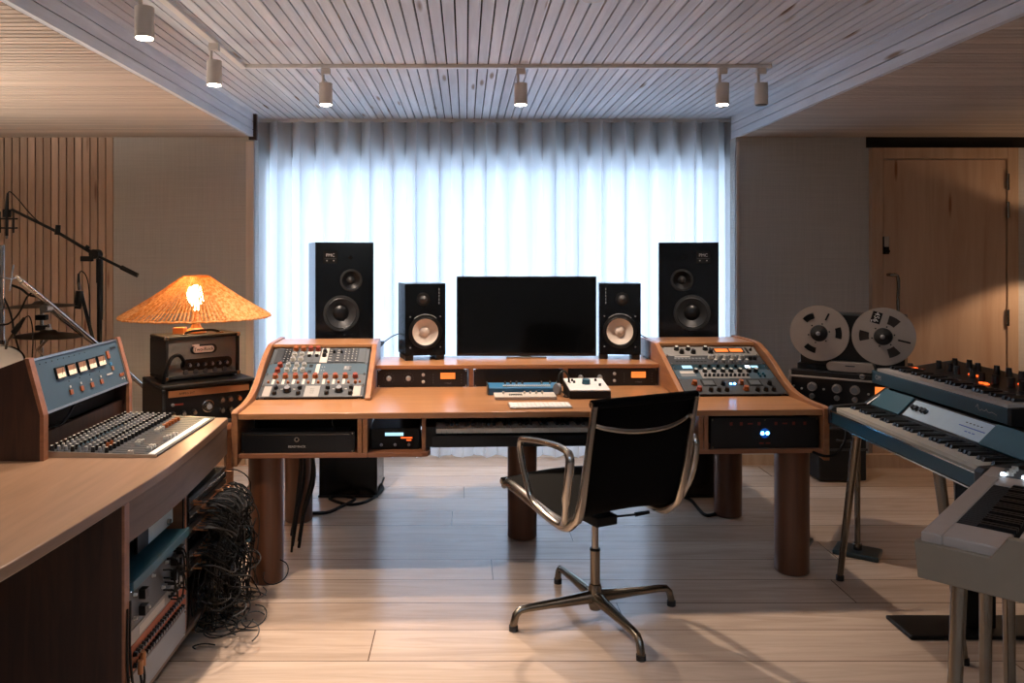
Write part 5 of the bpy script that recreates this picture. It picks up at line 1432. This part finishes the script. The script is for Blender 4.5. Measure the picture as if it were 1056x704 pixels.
# electronics drawer below
er = thing('preamp_rack', 'black rack of pale knobs beneath the tape reels', 'rack unit', (0, 0, 0), RA)
m = Matrix.Translation((mid.x, mid.y, 0)) @ Matrix.Rotation(RA, 4, 'Z')
er.location = (m @ V((-.02, -.05, 0))) * TS + V((0, 0, 1.44 * (1 - TS))); er.scale = (TS, TS, TS)
hw = .235
MB().box(-hw, hw, 0, .066, .735, .899).build('case', 'black_satin', er, bevel=.003)
b = MB(); b.box(-hw, hw, -.012, .0, .868, .876); b.box(-hw, -hw + .01, -.012, .0, .76, .899); b.box(hw - .01, hw, -.012, .0, .76, .899); b  .build('rail', 'reel', er, bevel=.002)
for x in (-.135, -.03, .045): K(er, x, .828, .019, .022, 'reel', 'grey_knob', y=0); K(er, x, .785, .011, .016, 'reel', 'grey_knob', y=0)
for x, z in ((-.215, .825), (-.18, .815), (-.085, .82), (.1, .815)): K(er, x, z, .0045, .01, 'white_knob', kind='round', y=0)
K(er, .075, .892, .0105, .014, 'reel', 'grey_knob', y=0)
small(er, .168, .833, .085, .035, 'meter', 'meter', y=-.001)
# stand carrying it
cb = thing('machine_stand', 'shelf on chrome posts with flat black feet, carrying the tape machine', 'stand', (mid.x * TS, mid.y * TS, 0), RA)
HB = HB * TS + 1.44 * (1 - TS) - .002
MB().box(-.25, .25, -.07, .32, HB - .045, HB - .021).build('shelf', 'grey_face', cb, bevel=.004)
mi_ = (Matrix.Translation((mid.x * TS, mid.y * TS, 0)) @ Matrix.Rotation(RA, 4, 'Z')).inverted()
for wp, sc2 in ((V((1.885, 3.83, 0)), 1), (V((1.665, 3.98, 0)), .6)):
    p = mi_ @ wp
    MB().cyl((p.x, p.y, .02), (p.x, p.y, HB - .045), .0135, n=14).build('post', 'brass', cb, smooth=True)
    MB().box(p.x - .10 * sc2, p.x + .10 * sc2, p.y - .075 * sc2, p.y + .075 * sc2, 0, .022).build('foot_plate', 'teal_dark', cb, bevel=.005)
    MB().cyl((p.x, p.y, .02), (p.x, p.y, .05), .02, n=14).build('socket', 'chrome_dark', cb, smooth=True)
t = thing('floor_case', 'black equipment case on the floor by the back wall, behind the right desk end', 'case', (2.40, 5.02, 0))
MB().box(-.17, .13, 0, .3, .01, .34).build('body', 'black_matte', t, bevel=.01); MB().box(-.175, .135, -.004, .304, .2, .215).build('seam_band', 'grey_face', t, bevel=.002)
MB().tube(catmull([(-.06, -.004, .27), (-.06, -.03, .27), (.02, -.03, .27), (.02, -.004, .27)], 5), .008, 8).build('handle', 'rubber', t, smooth=True)
cable('cabinet_cable', [at(838, 466, 3.45), at(850, 470, 3.45), at(862, 468, 3.45), at(871, 455, 3.45), at(873, 440, 3.47), at(870, 428, 3.5)], .006, 'black cable drooping between the desk end and the teal piano')

# ================================================================ OFFICE CHAIR
CA = math.radians(26.3)
ch = thing('office_chair', 'black mesh swivel chair with polished aluminium frame, back to the camera', 'chair', (.514, 3.158, 0), CA)
# side profile (y forward, z up)
PR = catmull([(0, .335, .478), (0, .30, .498), (0, .20, .490), (0, .05, .466), (0, -.07, .452), (0, -.16, .462), (0, -.215, .52), (0, -.245, .62), (0, -.275, .76), (0, -.31, .915)], 5)
def sling(i0, i1, nm, mat):
    b = MB(); vs = []; fs = []; nx = 8; seg = PR[i0:i1]; th = .008
    for k, p in enumerate(seg):
        a = PR[max(0, i0 + k - 1)]; c = PR[min(len(PR) - 1, i0 + k + 1)]; t_ = (c - a).normalized(); n_ = V((0, -t_.z, t_.y))
        if n_.z < 0 and abs(n_.z) > .3: n_ = -n_
        for q in range(nx + 1):
            x = -.222 + .444 * q / nx; sag = -.012 * (1 - (x / .222) ** 2)
            base_ = p + V((x, 0, 0)) + V((0, t_.z, -t_.y)) * (-sag)
            vs.append(base_); vs.append(base_ + V((0, t_.z, -t_.y)) * th)
    m_ = len(seg); w_ = (nx + 1) * 2
    for k in range(m_ - 1):
        for q in range(nx):
            a0 = k * w_ + q * 2; b0 = a0 + w_
            fs += [(a0, a0 + 2, b0 + 2, b0), (a0 + 1, b0 + 1, b0 + 3, a0 + 3)]
        fs += [(k * w_, (k + 1) * w_, (k + 1) * w_ + 1, k * w_ + 1), (k * w_ + nx * 2, k * w_ + nx * 2 + 1, (k + 1) * w_ + nx * 2 + 1, (k + 1) * w_ + nx * 2)]
    for q in range(nx):
        fs += [(q * 2, q * 2 + 1, q * 2 + 3, q * 2 + 2), ((m_ - 1) * w_ + q * 2, (m_ - 1) * w_ + q * 2 + 2, (m_ - 1) * w_ + q * 2 + 3, (m_ - 1) * w_ + q * 2 + 1)]
    b.add(vs, fs); return b.build(nm, mat, ch, smooth=True)
split = 26
sling(0, split, 'seat', 'mesh_seat'); sling(split - 1, len(PR), 'backrest', 'mesh_black')
MB().cyl((-.236, .335, .484), (.236, .335, .484), .0165, n=20).build('front_roll', 'mesh_seat', ch, smooth=True)
MB().cyl((-.236, -.312, .915), (.236, -.312, .915), .0165, n=20).build('top_roll', 'mesh_black', ch, smooth=True)
for sx in (-1, 1):
    for yz in ((.335, .484), (-.312, .915)): MB().cyl((sx * .236, yz[0], yz[1]), (sx * .241, yz[0], yz[1]), .011, n=16).build('roll_cap', 'chrome', ch, smooth=True)
    rail = [p + V((sx * .228, 0, 0)) for p in PR[1:]]
    rail = [p + V((0, -.010 if p.z > .5 else 0, -.012 if p.z < .52 else 0)) for p in rail]
    wid = [.0215 + .008 * math.exp(-((i - 28) / 8) ** 2) for i in range(len(rail))]
    b = MB(); b.tube(rail, wid, 12, flat=.62); b.build('side_rail', 'chrome', ch, smooth=True)
    ar = catmull([(sx * .240, -.13, .447), (sx * .265, -.185, .485), (sx * .284, -.225, .58), (sx * .288, -.250, .68), (sx * .287, -.245, .730), (sx * .283, -.19, .744), (sx * .275, -.08, .738), (sx * .28, .05, .724), (sx * .278, .108, .708), (sx * .272, .118, .66), (sx * .262, .095, .56), (sx * .252, .07, .49), (sx * .245, .0, .455), (sx * .24, -.10, .438), (sx * .238, -.15, .448)], 5)
    b = MB(); b.tube(ar, [.0165 if 8 < i < 22 else .0125 for i in range(len(ar))], 12); b.build('armrest', 'chrome', ch, smooth=True)
# back and seat stretchers
MB().tube(catmull([(-.225, -.288, .845), (-.18, -.305, .828), (-.09, -.325, .812), (0, -.33, .808), (.09, -.325, .812), (.18, -.305, .828), (.225, -.288, .845)], 4), .0105, 10).build('back_stretcher', 'chrome', ch, smooth=True)
MB().tube(catmull([(-.225, .15, .465), (-.1, .12, .425), (0, .08, .41), (.1, .12, .425), (.225, .15, .465)], 4), .012, 10).build('seat_stretcher', 'chrome', ch, smooth=True)
MB().box(-.05, .05, -.08, .10, .385, .425).build('tilt_mechanism', 'black', ch, bevel=.006)
b = MB(); b.cyl((.04, -.02, .397), (.15, -.06, .404), .0045, n=8); b.cyl((.15, -.06, .404), (.205, -.08, .412), .009, .007, 10); b.build('lever', 'black', ch, smooth=True)
b = MB(); b.cyl((0, 0, .22), (0, 0, .388), .0135, n=20); b.build('gas_piston', 'alu', ch, smooth=True)
b = MB(); b.cyl((0, 0, .10), (0, 0, .268), .0195, n=20); b.build('outer_tube', 'brass', ch, smooth=True)
MB().cyl((0, 0, .268), (0, 0, .275), .021, n=20).build('collar', 'black', ch, smooth=True)
MB().lathe([(0, .035), (.022, .035), (.029, .06), (.028, .11), (.023, .135), (0, .135)], 24).build('hub', 'brass', ch, smooth=True)
BA = math.radians(18.3) - CA
for k in range(4):
    a = BA + k * PI / 2; c_, s_ = math.cos(a), math.sin(a)
    pts_ = [(.012, .085), (.10, .082), (.20, .080), (.29, .078), (.322, .074), (.338, .058), (.346, .03), (.348, .018)]
    b = MB(); b.tube([(r_ * c_, r_ * s_, z_) for r_, z_ in pts_], [.026, .021, .017, .0145, .0145, .0145, .0145, .015], 12, flat=.95); b.build('base_leg', 'brass', ch, smooth=True)
    MB().cyl((.348 * c_, .348 * s_, 0), (.348 * c_, .348 * s_, .020), .0175, n=16).build('glide', 'rubber', ch, smooth=True)
# ================================================================ LIGHT AND CAMERA
sc_ = bpy.context.scene
w = bpy.data.worlds.new('bright overcast sky'); sc_.world = w; w.use_nodes = True
bg = w.node_tree.nodes['Background']; bg.inputs[0].default_value = (.56, .735, 1, 1); bg.inputs[1].default_value = 2.3
def area(name, loc, rot, sx, sy, power, col, portal=False):
    l = bpy.data.lights.new(name, 'AREA'); l.shape = 'RECTANGLE'; l.size = sx; l.size_y = sy; l.energy = power; l.color = col
    o = bpy.data.objects.new(name, l); C.objects.link(o); o.location = loc; o.rotation_euler = rot
    if portal: l.cycles.is_portal = True
    return o
# portal marking the window opening for the sky light
area('window_portal', ((wx0 + wx1) / 2, YO + .13, (wz0 + wz1) / 2), (-PI / 2, 0, 0), wx1 - wx0, wz1 - wz0, 1, (1, 1, 1), True)
def spotl(x, y, power, ang=96, blend=.55, tgt=None, col=(1, .80, .65), z=HC - .028 - .19):
    l = bpy.data.lights.new('spot', 'SPOT'); l.energy = power; l.spot_size = math.radians(ang); l.spot_blend = blend; l.color = col; l.shadow_soft_size = .022
    o = bpy.data.objects.new('spot_light', l); C.objects.link(o); o.location = (x, y, z)
    return o
for lx, ly, lab, on in LAMPS:
    if on: spotl(lx, ly, (30 if lx > 1 else 56) if lab else 12)
for lx, ly in ((1.6, 1.7), (1.6, .2)): spotl(lx, ly, 5, 110)  # added fill spots on the right, out of view, without fixtures
def point(x, y, z, power, r=.12, col=(1, .74, .52)):
    l = bpy.data.lights.new('lamp', 'POINT'); l.energy = power; l.color = col; l.shadow_soft_size = r
    o = bpy.data.objects.new('fill_light', l); C.objects.link(o); o.location = (x, y, z)
l = bpy.data.lights.new('uplighter', 'SPOT'); l.energy = 95; l.spot_size = math.radians(150); l.spot_blend = .5; l.color = (1, .86, .74); l.shadow_soft_size = .08
o = bpy.data.objects.new('uplighter', l); C.objects.link(o); o.location = (-3.0, 3.1, 1.15); o.rotation_euler = (PI, 0, 0)   # uplighter beside the drums
point(-2.4, -1.6, 1.9, 7, .2, (1, .92, .86)); point(2.6, -1.8, 1.9, 5, .25, (.9, .96, 1))  # added fill lights behind the camera, no lamps modelled
area('added_skylight_portal', ((SX0 + SX1) / 2, (SY0 + SY1) / 2, HC + .26), (0, 0, 0), SX1 - SX0, SY1 - SY0, 1, (1, 1, 1), True)   # sky portal of the added skylight
# shaded lamp beyond the right edge: light leaves its shade upward and downward
for rx, pw in ((0, 13), (PI, 3.5)):
    l = bpy.data.lights.new('shaded_lamp', 'SPOT'); l.energy = pw; l.spot_size = math.radians(132); l.spot_blend = .22; l.color = (1, .66, .42); l.shadow_soft_size = .03
    o = bpy.data.objects.new('shaded_lamp', l); C.objects.link(o); o.location = (3.98, 4.95, 1.50); o.rotation_euler = (rx, 0, 0)
cam = bpy.data.cameras.new('camera'); co = bpy.data.objects.new('camera', cam); C.objects.link(co)
co.location = (0, 0, 1.44); co.rotation_euler = (PI / 2, 0, 0)
cam.lens = 28; cam.sensor_width = 36; cam.sensor_fit = 'HORIZONTAL'
cam.shift_x = 48 / 1056; cam.shift_y = -90 / 1056; cam.clip_start = .02
sc_.camera = co
vs_ = sc_.view_settings; vs_.view_transform = 'Standard'; vs_.look = 'None'; vs_.gamma = 1; vs_.use_curve_mapping = False; vs_.exposure = .74
